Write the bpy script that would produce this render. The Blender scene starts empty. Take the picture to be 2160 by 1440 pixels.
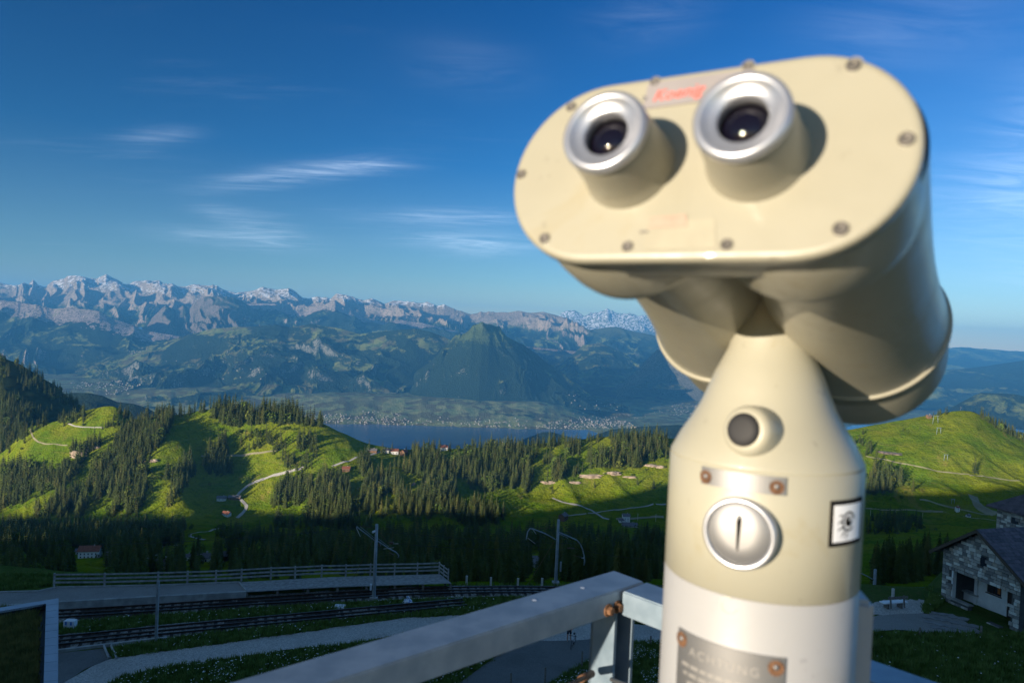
import bpy, bmesh, math, random
import numpy as np
from mathutils import Vector, Matrix
from mathutils.bvhtree import BVHTree

SC = bpy.context.scene
# ------------------------------------------------------------------ camera
FPX, ROLL, HOR = 1500.0, math.radians(2.58), 694.0
pitch = -math.atan((720 - HOR) * math.cos(ROLL) / FPX)
CF = Vector((0, math.cos(pitch), math.sin(pitch)))
_U0 = Vector((0, -math.sin(pitch), math.cos(pitch))); _R0 = Vector((1, 0, 0))
CR = math.cos(ROLL) * _R0 + math.sin(ROLL) * _U0
CU = math.cos(ROLL) * _U0 - math.sin(ROLL) * _R0
cam_d = bpy.data.cameras.new('camera'); cam = bpy.data.objects.new('camera', cam_d)
SC.collection.objects.link(cam); SC.camera = cam
cam_d.sensor_width = 36; cam_d.lens = FPX / 2160 * 36
cam_d.clip_start = 0.05; cam_d.clip_end = 120000
cam_d.dof.use_dof = True; cam_d.dof.focus_distance = 45; cam_d.dof.aperture_fstop = 7.5
cam_d.dof.aperture_blades = 8
m = Matrix.Identity(4)
for i, v in enumerate((CR, CU, -CF)):
    for j in range(3): m[j][i] = v[j]
cam.matrix_world = m

# ------------------------------------------------------------------ light
SUN_AZ, SUN_EL = math.radians(225.5), math.radians(6.5)      # azimuth of the sun, clockwise from the view direction
SUN_T = Vector((math.sin(SUN_AZ) * math.cos(SUN_EL), math.cos(SUN_AZ) * math.cos(SUN_EL), math.sin(SUN_EL)))
sun_d = bpy.data.lights.new('sun', 'SUN'); sun = bpy.data.objects.new('sun', sun_d)
SC.collection.objects.link(sun)
sun_d.energy = 4.7; sun_d.angle = math.radians(0.5); sun_d.color = (1.0, 0.86, 0.67)
sun.rotation_euler = SUN_T.to_track_quat('Z', 'Y').to_euler()

W = bpy.data.worlds.new('World'); SC.world = W; W.use_nodes = True
nt = W.node_tree; N = nt.nodes; LK = nt.links
for n in list(N): N.remove(n)
def nd(tree, typ, **kw):
    n = tree.nodes.new(typ)
    for k, v in kw.items():
        if k.startswith('i_'):
            n.inputs[k[2:].replace('_', ' ')].default_value = v
        else: setattr(n, k, v)
    return n
sky = nd(nt, 'ShaderNodeTexSky', sky_type='NISHITA', sun_disc=False, sun_elevation=SUN_EL,
         sun_rotation=SUN_AZ, altitude=1785, air_density=1.0, dust_density=0.3, ozone_density=1.3)
bg = nd(nt, 'ShaderNodeBackground'); bg.inputs['Strength'].default_value = 0.15
wo = nd(nt, 'ShaderNodeOutputWorld')
tc = nd(nt, 'ShaderNodeTexCoord'); sep = nd(nt, 'ShaderNodeSeparateXYZ')
LK.new(tc.outputs['Generated'], sep.inputs[0])
# polarised evening sky: deeper blue with height, paler towards the horizon
hs = nd(nt, 'ShaderNodeHueSaturation'); hs.inputs['Saturation'].default_value = 1.05; hs.inputs['Value'].default_value = 1.0
LK.new(sky.outputs[0], hs.inputs['Color'])
tint = nd(nt, 'ShaderNodeMix', data_type='RGBA', blend_type='MULTIPLY'); tint.inputs['Factor'].default_value = 1.0
LK.new(hs.outputs[0], tint.inputs[6])
def ramp(tree, stops, interp='LINEAR'):
    r = tree.nodes.new('ShaderNodeValToRGB'); cr = r.color_ramp; cr.interpolation = interp
    while len(cr.elements) > len(stops): cr.elements.remove(cr.elements[-1])
    while len(cr.elements) < len(stops): cr.elements.new(0.5)
    for e, (p, c) in zip(cr.elements, stops):
        e.position = p; e.color = (*c, 1) if len(c) == 3 else c
    return r
rz = ramp(nt, [(0.0, (.96, .98, 1.08)), (0.07, (.53, .75, 1.01)), (0.22, (0.11, 0.47, .93)), (0.43, (0.03, 0.33, 0.80)), (0.62, (0.7, 0.85, 1.0)), (1.0, (1.0, 1.0, 1.0))])
LK.new(sep.outputs['Z'], rz.inputs[0]); LK.new(rz.outputs[0], tint.inputs[7])
sd = nd(nt, 'ShaderNodeVectorMath', operation='DOT_PRODUCT'); sd.inputs[1].default_value = SUN_T
LK.new(tc.outputs['Generated'], sd.inputs[0])
sf = nd(nt, 'ShaderNodeMapRange', interpolation_type='SMOOTHSTEP'); sf.inputs[1].default_value = -0.05; sf.inputs[2].default_value = 0.7; sf.inputs[3].default_value = 1.0; sf.inputs[4].default_value = 0.25
LK.new(sd.outputs['Value'], sf.inputs[0]); LK.new(sf.outputs[0], tint.inputs['Factor'])
# the sky brightens smoothly from left to right across the view
dotn = nd(nt, 'ShaderNodeVectorMath', operation='DOT_PRODUCT'); dotn.inputs[1].default_value = (0.95, -0.3, 0)
LK.new(tc.outputs['Generated'], dotn.inputs[0])
mr = nd(nt, 'ShaderNodeMapRange'); mr.inputs[1].default_value = -0.85; mr.inputs[2].default_value = 0.35
mr.inputs[3].default_value = 0.36; mr.inputs[4].default_value = 0.66
LK.new(dotn.outputs['Value'], mr.inputs[0])
side = nd(nt, 'ShaderNodeMix', data_type='RGBA', blend_type='MULTIPLY'); side.inputs['Factor'].default_value = 1.0
LK.new(tint.outputs[2], side.inputs[6]); LK.new(mr.outputs[0], side.inputs[7])
# cirrus on a cloud deck: direction / height
dv = nd(nt, 'ShaderNodeMath', operation='MAXIMUM'); dv.inputs[1].default_value = 0.02
LK.new(sep.outputs['Z'], dv.inputs[0])
adz = nd(nt, 'ShaderNodeMath', operation='ADD'); adz.inputs[1].default_value = 0.06; LK.new(dv.outputs[0], adz.inputs[0])
vs = nd(nt, 'ShaderNodeVectorMath', operation='DIVIDE')
cmb = nd(nt, 'ShaderNodeCombineXYZ')
for k in range(3): LK.new(adz.outputs[0], cmb.inputs[k])
LK.new(tc.outputs['Generated'], vs.inputs[0]); LK.new(cmb.outputs[0], vs.inputs[1])
def cloud_layer(rot, sc, off, scale, lo, hi, dist):
    mp = nd(nt, 'ShaderNodeMapping'); mp.inputs['Rotation'].default_value = (0, 0, rot)
    mp.inputs['Scale'].default_value = sc; mp.inputs['Location'].default_value = off
    LK.new(vs.outputs[0], mp.inputs[0])
    nz = nd(nt, 'ShaderNodeTexNoise'); nz.inputs['Scale'].default_value = scale; nz.inputs['Detail'].default_value = 9
    nz.inputs['Roughness'].default_value = 0.62; nz.inputs['Distortion'].default_value = dist
    LK.new(mp.outputs[0], nz.inputs['Vector'])
    r = nd(nt, 'ShaderNodeMapRange', interpolation_type='SMOOTHSTEP'); r.inputs[1].default_value = lo; r.inputs[2].default_value = hi
    LK.new(nz.outputs[0], r.inputs[0]); return r.outputs[0]
c1 = cloud_layer(0.12, (0.55, 1.5, 1), (3.1, 1.7, 0), 1.1, 0.50, 0.78, 0.5)
c2 = cloud_layer(-0.15, (0.7, 4.0, 1), (7.3, 2.2, 0), 2.2, 0.42, 0.80, 0.8)
cm = nd(nt, 'ShaderNodeMath', operation='MULTIPLY'); LK.new(c1, cm.inputs[0]); LK.new(c2, cm.inputs[1])
cs = nd(nt, 'ShaderNodeMath', operation='MULTIPLY'); cs.inputs[1].default_value = 0.85; cs.use_clamp = True
LK.new(cm.outputs[0], cs.inputs[0])
# individual wisps seen in the photograph, placed by direction; each is a soft streak broken by noise
wn = cloud_layer(0.30, (1.0, 3.2, 1), (1.3, 4.4, 0), 1.5, 0.24, 0.84, 1.1)
def pxdir(px, py):
    return (CF + CR * ((px - 1080) / FPX) - CU * ((py - 720) / FPX)).normalized()
wsum = None
for (x0, y0, x1, y1, wd, st) in [(460, 388, 800, 345, 12, .48), (700, 350, 880, 352, 10, .22), (240, 292, 420, 280, 10, .20), (330, 490, 660, 515, 12, .30),
        (400, 440, 520, 452, 9, .20), (480, 470, 640, 500, 18, .22), (780, 455, 1120, 462, 12, .35), (840, 505, 1130, 512, 11, .45), (940, 535, 1130, 528, 8, .2), (1700, 60, 2160, 40, 45, .12),
        (1940, 395, 2400, 360, 32, .26), (1960, 440, 2400, 428, 16, .16), (1960, 500, 2400, 505, 30, .16), (2010, 590, 2400, 575, 16, .18), (2080, 280, 2400, 250, 60, .2), (850, 130, 1120, 160, 30, .08), (1250, 60, 1500, 10, 30, .10)]:
    a, b = pxdir(x0, y0), pxdir(x1, y1); mid = ((a + b) / 2).normalized(); ax = (b - a); hl = ax.length / 2; ax.normalize()
    up = mid.cross(ax).normalized()
    terms = []
    for (v, wv) in ((ax, hl * 0.95), (up, wd / FPX * 1.6)):
        d = nd(nt, 'ShaderNodeVectorMath', operation='DOT_PRODUCT'); d.inputs[1].default_value = v / wv
        LK.new(tc.outputs['Generated'], d.inputs[0])
        s = nd(nt, 'ShaderNodeMath', operation='SUBTRACT'); s.inputs[1].default_value = mid.dot(v) / wv
        LK.new(d.outputs['Value'], s.inputs[0])
        q = nd(nt, 'ShaderNodeMath', operation='MULTIPLY'); LK.new(s.outputs[0], q.inputs[0]); LK.new(s.outputs[0], q.inputs[1]); terms.append(q)
    ad = nd(nt, 'ShaderNodeMath', operation='ADD'); LK.new(terms[0].outputs[0], ad.inputs[0]); LK.new(terms[1].outputs[0], ad.inputs[1])
    ex = nd(nt, 'ShaderNodeMath', operation='POWER'); ex.inputs[0].default_value = 0.30; LK.new(ad.outputs[0], ex.inputs[1])
    # only on the side of the sky it is on
    ml = nd(nt, 'ShaderNodeMath', operation='MULTIPLY'); ml.inputs[1].default_value = st * .62; LK.new(ex.outputs[0], ml.inputs[0])
    if wsum is None: wsum = ml
    else:
        s2 = nd(nt, 'ShaderNodeMath', operation='ADD'); LK.new(wsum.outputs[0], s2.inputs[0]); LK.new(ml.outputs[0], s2.inputs[1]); wsum = s2
wmul = nd(nt, 'ShaderNodeMath', operation='MULTIPLY'); LK.new(wsum.outputs[0], wmul.inputs[0]); LK.new(wn, wmul.inputs[1])
fy = nd(nt, 'ShaderNodeMath', operation='GREATER_THAN'); fy.inputs[1].default_value = 0.0; LK.new(sep.outputs['Y'], fy.inputs[0])
wm2 = nd(nt, 'ShaderNodeMath', operation='MULTIPLY'); LK.new(wmul.outputs[0], wm2.inputs[0]); LK.new(fy.outputs[0], wm2.inputs[1])
ca = nd(nt, 'ShaderNodeMath', operation='MULTIPLY_ADD'); ca.inputs[1].default_value = 0.05; ca.use_clamp = True
LK.new(cs.outputs[0], ca.inputs[0]); LK.new(wm2.outputs[0], ca.inputs[2])
cl = nd(nt, 'ShaderNodeMix', data_type='RGBA'); LK.new(ca.outputs[0], cl.inputs['Factor'])
hz1 = nd(nt, 'ShaderNodeMapRange', interpolation_type='SMOOTHSTEP'); hz1.inputs[1].default_value = -0.25; hz1.inputs[2].default_value = 0.5; hz1.inputs[4].default_value = 0.34
LK.new(dotn.outputs['Value'], hz1.inputs[0])
hz2 = nd(nt, 'ShaderNodeMapRange', interpolation_type='SMOOTHSTEP'); hz2.inputs[1].default_value = 0.0; hz2.inputs[2].default_value = 0.45; hz2.inputs[3].default_value = 1.0; hz2.inputs[4].default_value = 0.0
LK.new(sep.outputs['Z'], hz2.inputs[0])
hz3 = nd(nt, 'ShaderNodeMath', operation='MULTIPLY'); LK.new(hz1.outputs[0], hz3.inputs[0]); LK.new(hz2.outputs[0], hz3.inputs[1])
veil = nd(nt, 'ShaderNodeMix', data_type='RGBA'); LK.new(hz3.outputs[0], veil.inputs['Factor']); LK.new(side.outputs[2], veil.inputs[6]); veil.inputs[7].default_value = (1.35, 2.2, 3.0, 1)
LK.new(veil.outputs[2], cl.inputs[6]); cl.inputs[7].default_value = (5.2, 6.0, 7.0, 1)
LK.new(cl.outputs[2], bg.inputs['Color']); LK.new(bg.outputs[0], wo.inputs[0])

SC.view_settings.view_transform = 'Standard'; SC.view_settings.look = 'None'
SC.view_settings.exposure = 1.15; SC.view_settings.gamma = 1.0; SC.view_settings.use_curve_mapping = False
SC.cycles.volume_bounces = 0; SC.cycles.max_bounces = 6; SC.cycles.use_denoising = True
SC.cycles.transparent_max_bounces = 16

# ------------------------------------------------------------------ helpers
def uz(px, py):
    """pixel of the photograph -> slopes (x/y, z/y) of its line of sight"""
    d = CF + CR * ((px - 1080) / FPX) - CU * ((py - 720) / FPX)
    return d.x / d.y, d.z / d.y
def G(px, py, z):
    a, b = uz(px, py); y = z / b; return Vector((a * y, y, z))
def at(px, py, y):
    a, b = uz(px, py); return Vector((a * y, y, b * y))

def prop(o, label=None, cat=None, group=None, kind=None):
    if label: o['label'] = label
    if cat: o['category'] = cat
    if group: o['group'] = group
    if kind: o['kind'] = kind
    return o
WLOC = {}
def link(o, parent=None):
    SC.collection.objects.link(o)
    if parent is not None: o.parent = parent
def empty(name, loc=(0, 0, 0), **kw):
    o = bpy.data.objects.new(name, None); o.location = loc; o.empty_display_size = 0.1
    SC.collection.objects.link(o); WLOC[o.name] = Vector(loc); return prop(o, **kw)
def wl(o): return WLOC.get(o.name, Vector((0, 0, 0)))
class MB:
    """collects shapes; build() links them as one mesh object"""
    def __init__(s): s.v = []; s.f = []; s.m = []; s.sm = []
    def add(s, vs, fs, mi=0, smooth=False):
        b = len(s.v); s.v.extend([tuple(v) for v in vs])
        for f in fs: s.f.append(tuple(b + i for i in f)); s.m.append(mi); s.sm.append(smooth)
        return s
    def box(s, c, size, M=None, mi=0, bevel=0):
        x, y, z = [k / 2 for k in size]; c = Vector(c)
        vs = [Vector((i * x, j * y, k * z)) for i in (-1, 1) for j in (-1, 1) for k in (-1, 1)]
        if M is not None: vs = [M @ v for v in vs]
        return s.add([c + v for v in vs], [(0, 1, 3, 2), (4, 6, 7, 5), (0, 4, 5, 1), (2, 3, 7, 6), (0, 2, 6, 4), (1, 5, 7, 3)], mi)
    def bar(s, a, b, w, h, mi=0, up=(0, 0, 1)):
        a, b = Vector(a), Vector(b); d = (b - a); L = d.length; d.normalize()
        r = d.cross(Vector(up)); 
        if r.length < 1e-6: r = Vector((1, 0, 0))
        r.normalize(); u = r.cross(d)
        M = Matrix((r, d, u)).transposed()
        return s.box((a + b) / 2, (w, L, h), M, mi)
    def tube(s, pts, r, n=8, mi=0, cap=True, smooth=True):
        pts = [Vector(p) for p in pts]; rs = r if isinstance(r, (list, tuple)) else [r] * len(pts)
        rings = []; pr = None
        for i, p in enumerate(pts):
            d = (pts[min(i + 1, len(pts) - 1)] - pts[max(i - 1, 0)]).normalized()
            if pr is None:
                pr = d.cross(Vector((0, 0, 1)))
                if pr.length < 0.05: pr = d.cross(Vector((0, 1, 0)))
            pr = (pr - d * pr.dot(d)).normalized(); q = d.cross(pr)
            rings.append([p + (pr * math.cos(2 * math.pi * k / n) + q * math.sin(2 * math.pi * k / n)) * rs[i] for k in range(n)])
        vs = [v for rg in rings for v in rg]; fs = []
        for i in range(len(pts) - 1):
            for k in range(n):
                fs.append((i * n + k, i * n + (k + 1) % n, (i + 1) * n + (k + 1) % n, (i + 1) * n + k))
        s.add(vs, fs, mi, smooth)
        if cap: 
            s.add(rings[0], [tuple(range(n))[::-1]], mi); s.add(rings[-1], [tuple(range(n))], mi)
        return s
    def lathe(s, prof, o, ax, n=48, mi=0, smooth=True, x=None):
        """prof: (radius, height along ax)"""
        o, ax = Vector(o), Vector(ax).normalized()
        xx = Vector(x) if x is not None else ax.cross(Vector((0.3, 0.9, 0.1)))
        xx = (xx - ax * xx.dot(ax)).normalized(); yy = ax.cross(xx)
        vs = []
        for (r, h) in prof:
            for k in range(n):
                a = 2 * math.pi * k / n; vs.append(o + ax * h + (xx * math.cos(a) + yy * math.sin(a)) * r)
        fs = []
        for i in range(len(prof) - 1):
            for k in range(n):
                fs.append((i * n + k, i * n + (k + 1) % n, (i + 1) * n + (k + 1) % n, (i + 1) * n + k))
        return s.add(vs, fs, mi, smooth)
    def disc(s, o, ax, r, n=24, mi=0, h=0):
        o, ax = Vector(o), Vector(ax).normalized()
        xx = ax.cross(Vector((0.3, 0.9, 0.1))).normalized(); yy = ax.cross(xx)
        return s.add([o + (xx * math.cos(2 * math.pi * k / n) + yy * math.sin(2 * math.pi * k / n)) * r for k in range(n)], [tuple(range(n))], mi)
    def sheet(s, pts, mi=0): return s.add(pts, [tuple(range(len(pts)))], mi)
    def mesh(s, name, mats, off=Vector((0, 0, 0))):
        me = bpy.data.meshes.new(name)
        me.from_pydata([(v[0] - off[0], v[1] - off[1], v[2] - off[2]) for v in s.v], [], s.f)
        for mt in (mats if isinstance(mats, (list, tuple)) else [mats]): me.materials.append(mt)
        me.polygons.foreach_set('material_index', s.m); me.polygons.foreach_set('use_smooth', s.sm)
        me.update(); return me
    def build(s, name, mats, parent=None, bevel=0, seg=2, origin=None, **kw):
        off = wl(parent) if parent is not None else (Vector(origin) if origin is not None else Vector((0, 0, 0)))
        if parent is not None and origin is not None: off = Vector(origin)
        me = s.mesh(name, mats, off)
        bm = bmesh.new(); bm.from_mesh(me); bmesh.ops.remove_doubles(bm, verts=bm.verts, dist=1e-5)
        bmesh.ops.recalc_face_normals(bm, faces=bm.faces)
        if bevel: bmesh.ops.bevel(bm, geom=[e for e in bm.edges if len(e.link_faces) == 2 and e.calc_face_angle(0) > 0.6], offset=bevel, segments=seg, affect='EDGES', clamp_overlap=True)
        bm.to_mesh(me); bm.free()
        o = bpy.data.objects.new(name, me); link(o, parent)
        if parent is not None: o.location = off - wl(parent); WLOC[o.name] = off
        else: o.location = off; WLOC[o.name] = off
        return prop(o, **kw)
def copy_tree(o, parent=None):
    c = o.copy(); SC.collection.objects.link(c)
    if parent is not None: c.parent = parent
    for ch in list(o.children): copy_tree(ch, c)
    return c

# ---- numpy noise
def _h(ix, iy, seed):
    n = (ix * 374761393 + iy * 668265263 + seed * 1442695041).astype(np.int64) & 0xffffffff
    n = ((n ^ (n >> 13)) * 1274126177) & 0xffffffff
    n = (n ^ (n >> 16)) & 0xffffffff
    return n.astype(np.float64) / 4294967295.0
def vn(x, y, seed=0):
    x = np.asarray(x, float); y = np.asarray(y, float)
    ix = np.floor(x).astype(np.int64); iy = np.floor(y).astype(np.int64); fx = x - ix; fy_ = y - iy
    u = fx * fx * fx * (fx * (fx * 6 - 15) + 10); v = fy_ * fy_ * fy_ * (fy_ * (fy_ * 6 - 15) + 10)
    a = _h(ix, iy, seed); b = _h(ix + 1, iy, seed); c = _h(ix, iy + 1, seed); d = _h(ix + 1, iy + 1, seed)
    return (a * (1 - u) + b * u) * (1 - v) + (c * (1 - u) + d * u) * v
def fbm(x, y, o=5, seed=0, g=0.5):
    r = 0; a = 1; t = 0
    for i in range(o):
        r = r + a * (vn(x, y, seed + i) * 2 - 1); t += a; a *= g; x, y = x * 2.03 + 17.1, y * 2.03 + 9.2
    return r / t
def ridged(x, y, o=5, seed=0, g=0.5):
    r = 0; a = 1; t = 0; w = 1
    for i in range(o):
        n = 1 - np.abs(vn(x, y, seed + i) * 2 - 1); n = n * n * w; w = np.clip(n * 1.6, 0, 1)
        r = r + a * n; t += a; a *= g; x, y = x * 2.07 + 11.3, y * 2.07 + 5.7
    return r / t
def grid_obj(name, X, Y, Z, mat, smooth=True, **kw):
    nr, nc = X.shape
    co = np.stack([X, Y, Z], -1).reshape(-1, 3).astype(np.float32)
    i = np.arange((nr - 1) * nc).reshape(nr - 1, nc)[:, :-1].ravel()
    q = np.stack([i, i + 1, i + nc + 1, i + nc], 1).astype(np.int32)
    me = bpy.data.meshes.new(name); me.vertices.add(len(co)); me.vertices.foreach_set('co', co.ravel())
    me.loops.add(q.size); me.loops.foreach_set('vertex_index', q.ravel())
    me.polygons.add(len(q)); me.polygons.foreach_set('loop_start', np.arange(0, q.size, 4, dtype=np.int32))
    me.polygons.foreach_set('use_smooth', np.full(len(q), smooth)); me.update(calc_edges=True)
    me.materials.append(mat)
    o = bpy.data.objects.new(name, me); SC.collection.objects.link(o); prop(o, **kw)
    return o, co, q
# ------------------------------------------------------------------ materials
def newmat(name):
    mt = bpy.data.materials.new(name); mt.use_nodes = True; t = mt.node_tree
    for n in list(t.nodes): t.nodes.remove(n)
    o = t.nodes.new('ShaderNodeOutputMaterial'); b = t.nodes.new('ShaderNodeBsdfPrincipled')
    t.links.new(b.outputs[0], o.inputs[0]); return mt, t, b
def noise(t, vec, scale, detail=4, rough=0.55, dist=0.0):
    n = t.nodes.new('ShaderNodeTexNoise'); n.inputs['Scale'].default_value = scale; n.inputs['Detail'].default_value = detail
    n.inputs['Roughness'].default_value = rough; n.inputs['Distortion'].default_value = dist
    if vec is not None: t.links.new(vec, n.inputs['Vector'])
    return n
def pos(t): return t.nodes.new('ShaderNodeNewGeometry').outputs['Position']
def objc(t): return t.nodes.new('ShaderNodeTexCoord').outputs['Object']
def mrange(t, src, a, b, c=0.0, d=1.0, smooth=True):
    r = t.nodes.new('ShaderNodeMapRange'); r.interpolation_type = 'SMOOTHSTEP' if smooth else 'LINEAR'
    for i, v in enumerate((a, b, c, d)): r.inputs[i + 1].default_value = v
    t.links.new(src, r.inputs[0]); return r.outputs[0]
def mix(t, f, a, b, mode='MIX'):
    n = t.nodes.new('ShaderNodeMix'); n.data_type = 'RGBA'; n.blend_type = mode
    for k, v in ((0, f), (6, a), (7, b)):
        if isinstance(v, (int, float)): n.inputs[k].default_value = v
        elif isinstance(v, tuple): n.inputs[k].default_value = (*v, 1)
        else: t.links.new(v, n.inputs[k])
    return n.outputs[2]
def mth(t, op, a, b=None, clamp=False):
    n = t.nodes.new('ShaderNodeMath'); n.operation = op; n.use_clamp = clamp
    for k, v in ((0, a), (1, b)):
        if v is None: continue
        if isinstance(v, (int, float)): n.inputs[k].default_value = v
        else: t.links.new(v, n.inputs[k])
    return n.outputs[0]
def bump(t, b, h, strength=0.3, dist=0.01):
    n = t.nodes.new('ShaderNodeBump'); n.inputs['Strength'].default_value = strength; n.inputs['Distance'].default_value = dist
    t.links.new(h, n.inputs['Height']); t.links.new(n.outputs[0], b.inputs['Normal'])
def simple(name, col, rough=0.6, metal=0.0, var=0.15, scale=20, bumpv=0.0, bscale=60, coat=0.0, space='obj', spec=0.5, var2=None):
    mt, t, b = newmat(name); v = objc(t) if space == 'obj' else pos(t)
    n = noise(t, v, scale, 5); f = mrange(t, n.outputs[0], 0.3, 0.7)
    c0 = tuple(max(0, c * (1 - var)) for c in col); c1 = tuple(min(1, c * (1 + var)) for c in col) if var2 is None else var2
    t.links.new(mix(t, f, c0, c1), b.inputs['Base Color'])
    b.inputs['Roughness'].default_value = rough; b.inputs['Metallic'].default_value = metal
    b.inputs['Coat Weight'].default_value = coat; b.inputs['Specular IOR Level'].default_value = spec
    if bumpv: bump(t, b, noise(t, v, bscale, 5).outputs[0], bumpv, 0.01 if space == 'obj' else 0.05)
    return mt

def alpine(name, tree_z=0, rock_lo=-300, snow_z=650, forest=(.016, .030, .016), meadow=(.14, .20, .055), rock=(.34, .30, .28),
           msc=1 / 700, mlo=.52, mhi=.60, rock_slope=(.62, .50), snow_amt=1.0, grass_top=(.09, .11, .045), brown=0.0, fields=0.0, snow_slope=(.55, .72), crest_rock=0.0, alt_w=.55):
    mt, t, b = newmat(name); P = pos(t); g = t.nodes.new('ShaderNodeNewGeometry')
    sp = t.nodes.new('ShaderNodeSeparateXYZ'); t.links.new(g.outputs['Normal'], sp.inputs[0]); nz = sp.outputs['Z']
    s2 = t.nodes.new('ShaderNodeSeparateXYZ'); t.links.new(P, s2.inputs[0]); z = s2.outputs['Z']
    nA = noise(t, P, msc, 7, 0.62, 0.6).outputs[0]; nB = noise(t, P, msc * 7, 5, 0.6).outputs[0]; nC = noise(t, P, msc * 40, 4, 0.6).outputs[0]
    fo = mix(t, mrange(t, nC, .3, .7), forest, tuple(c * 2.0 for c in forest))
    md = mix(t, mrange(t, nB, .35, .65), meadow, (meadow[0] * 1.9, meadow[1] * 1.45, meadow[2] * 1.5))
    if fields:
        vo = t.nodes.new('ShaderNodeTexVoronoi'); vo.inputs['Scale'].default_value = fields; t.links.new(P, vo.inputs['Vector'])
        hsv = t.nodes.new('ShaderNodeSeparateColor'); t.links.new(vo.outputs['Color'], hsv.inputs[0])
        md = mix(t, mrange(t, hsv.outputs[0], .2, .9), md, (.17, .16, .07))
    mm = mth(t, 'ADD', mth(t, 'MULTIPLY', nA, 0.75), mth(t, 'MULTIPLY', nB, 0.25))
    mmask = mth(t, 'MULTIPLY', mrange(t, mm, mlo, mhi), mrange(t, nz, .62, .82))
    c = mix(t, mmask, fo, md)
    zz = mth(t, 'ADD', z, mth(t, 'MULTIPLY', mth(t, 'SUBTRACT', nB, 0.5), 500))
    c = mix(t, mrange(t, zz, tree_z - 60, tree_z + 60), c, grass_top)
    rk = mix(t, mrange(t, nC, .3, .7), tuple(x * .7 for x in rock), tuple(min(1, x * 1.25) for x in rock))
    if brown: rk = mix(t, brown, rk, (.20, .15, .12))
    rm = mth(t, 'ADD', mth(t, 'MULTIPLY', mrange(t, zz, rock_lo, rock_lo + 350), alt_w), mrange(t, mth(t, 'ADD', nz, mth(t, 'MULTIPLY', mth(t, 'SUBTRACT', nC, .5), .7)), rock_slope[0], rock_slope[1]), clamp=True)
    if crest_rock:
        at_ = t.nodes.new('ShaderNodeAttribute'); at_.attribute_name = 'rise'
        rm = mth(t, 'ADD', rm, mth(t, 'MULTIPLY', mrange(t, mth(t, 'ADD', at_.outputs['Fac'], mth(t, 'MULTIPLY', mth(t, 'SUBTRACT', nB, .5), .25)), crest_rock, crest_rock + .06), .9), clamp=True)
    rm = mrange(t, rm, .45, .8)
    rm = mth(t, 'MULTIPLY', rm, mrange(t, noise(t, P, msc * 16, 5, .7, 1.2).outputs[0], .36, .56))
    c = mix(t, rm, c, rk)
    sn = mth(t, 'MULTIPLY', mrange(t, mth(t, 'ADD', zz, mth(t, 'MULTIPLY', mth(t, 'SUBTRACT', nC, .5), 260)), snow_z, snow_z + 90), mrange(t, nz, snow_slope[0], snow_slope[1]))
    sn = mth(t, 'MULTIPLY', sn, mth(t, 'MULTIPLY', mrange(t, nB, .45, .57), snow_amt))
    c = mix(t, sn, c, (.82, .84, .88))
    t.links.new(c, b.inputs['Base Color']); b.inputs['Roughness'].default_value = .95; b.inputs['Specular IOR Level'].default_value = .1
    bump(t, b, noise(t, P, msc * 30, 8, .72).outputs[0], 1.0, 60)
    return mt

M = {}
M['rock_range'] = alpine('rock_range', tree_z=0, rock_lo=-120, alt_w=.85, snow_z=560, snow_amt=.95, rock=(.46, .36, .29), snow_slope=(.66, .80))
M['snow_range'] = alpine('snow_range', tree_z=-600, rock_lo=-500, snow_z=150, rock=(.40, .36, .36))
M['cliff_range'] = alpine('cliff_range', tree_z=250, rock_lo=150, snow_z=2500, rock=(.52, .42, .38), rock_slope=(.60, .48), crest_rock=.84)
M['gully_range'] = alpine('gully_range', tree_z=-500, rock_lo=100, snow_z=2500, rock=(.28, .23, .21), brown=.35, rock_slope=(.86, .74), grass_top=(.07, .085, .045))
M['mid_range'] = alpine('mid_range', tree_z=-80, rock_lo=250, snow_z=2500, rock_slope=(.70, .58))
M['plateau'] = alpine('plateau', tree_z=500, rock_lo=900, snow_z=3000, mlo=.485, mhi=.535, msc=1 / 900, rock_slope=(.50, .42), rock=(.30, .30, .26), fields=1 / 180)
M['horn'] = alpine('horn', tree_z=-230, rock_lo=600, snow_z=3000, mlo=.55, mhi=.62, rock_slope=(.36, .28), grass_top=(.10, .14, .045), rock=(.36, .36, .32))
M['valley'] = alpine('valley', tree_z=2000, rock_lo=9000, snow_z=9000, mlo=.33, mhi=.45, msc=1 / 900, meadow=(.21, .28, .11), rock_slope=(.3, .2), fields=1 / 140)
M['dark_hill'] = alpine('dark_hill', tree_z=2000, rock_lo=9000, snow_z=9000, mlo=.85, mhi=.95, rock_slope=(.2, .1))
M['far_range'] = alpine('far_range', tree_z=2000, rock_lo=9000, snow_z=9000, mlo=.50, mhi=.58, msc=1 / 1500, rock_slope=(.55, .42), rock=(.36, .34, .30))

def lake_mat():
    mt, t, b = newmat('lake_water'); P = pos(t)
    t.links.new(mix(t, mrange(t, noise(t, P, 1 / 900, 3, .6, 1.0).outputs[0], .4, .65), (.05, .14, .25), (.07, .17, .29)), b.inputs['Base Color'])
    b.inputs['Roughness'].default_value = .22; b.inputs['Specular IOR Level'].default_value = .5
    bump(t, b, noise(t, P, 1 / 12, 4).outputs[0], .5, 1.5); return mt
M['lake'] = lake_mat()

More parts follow.
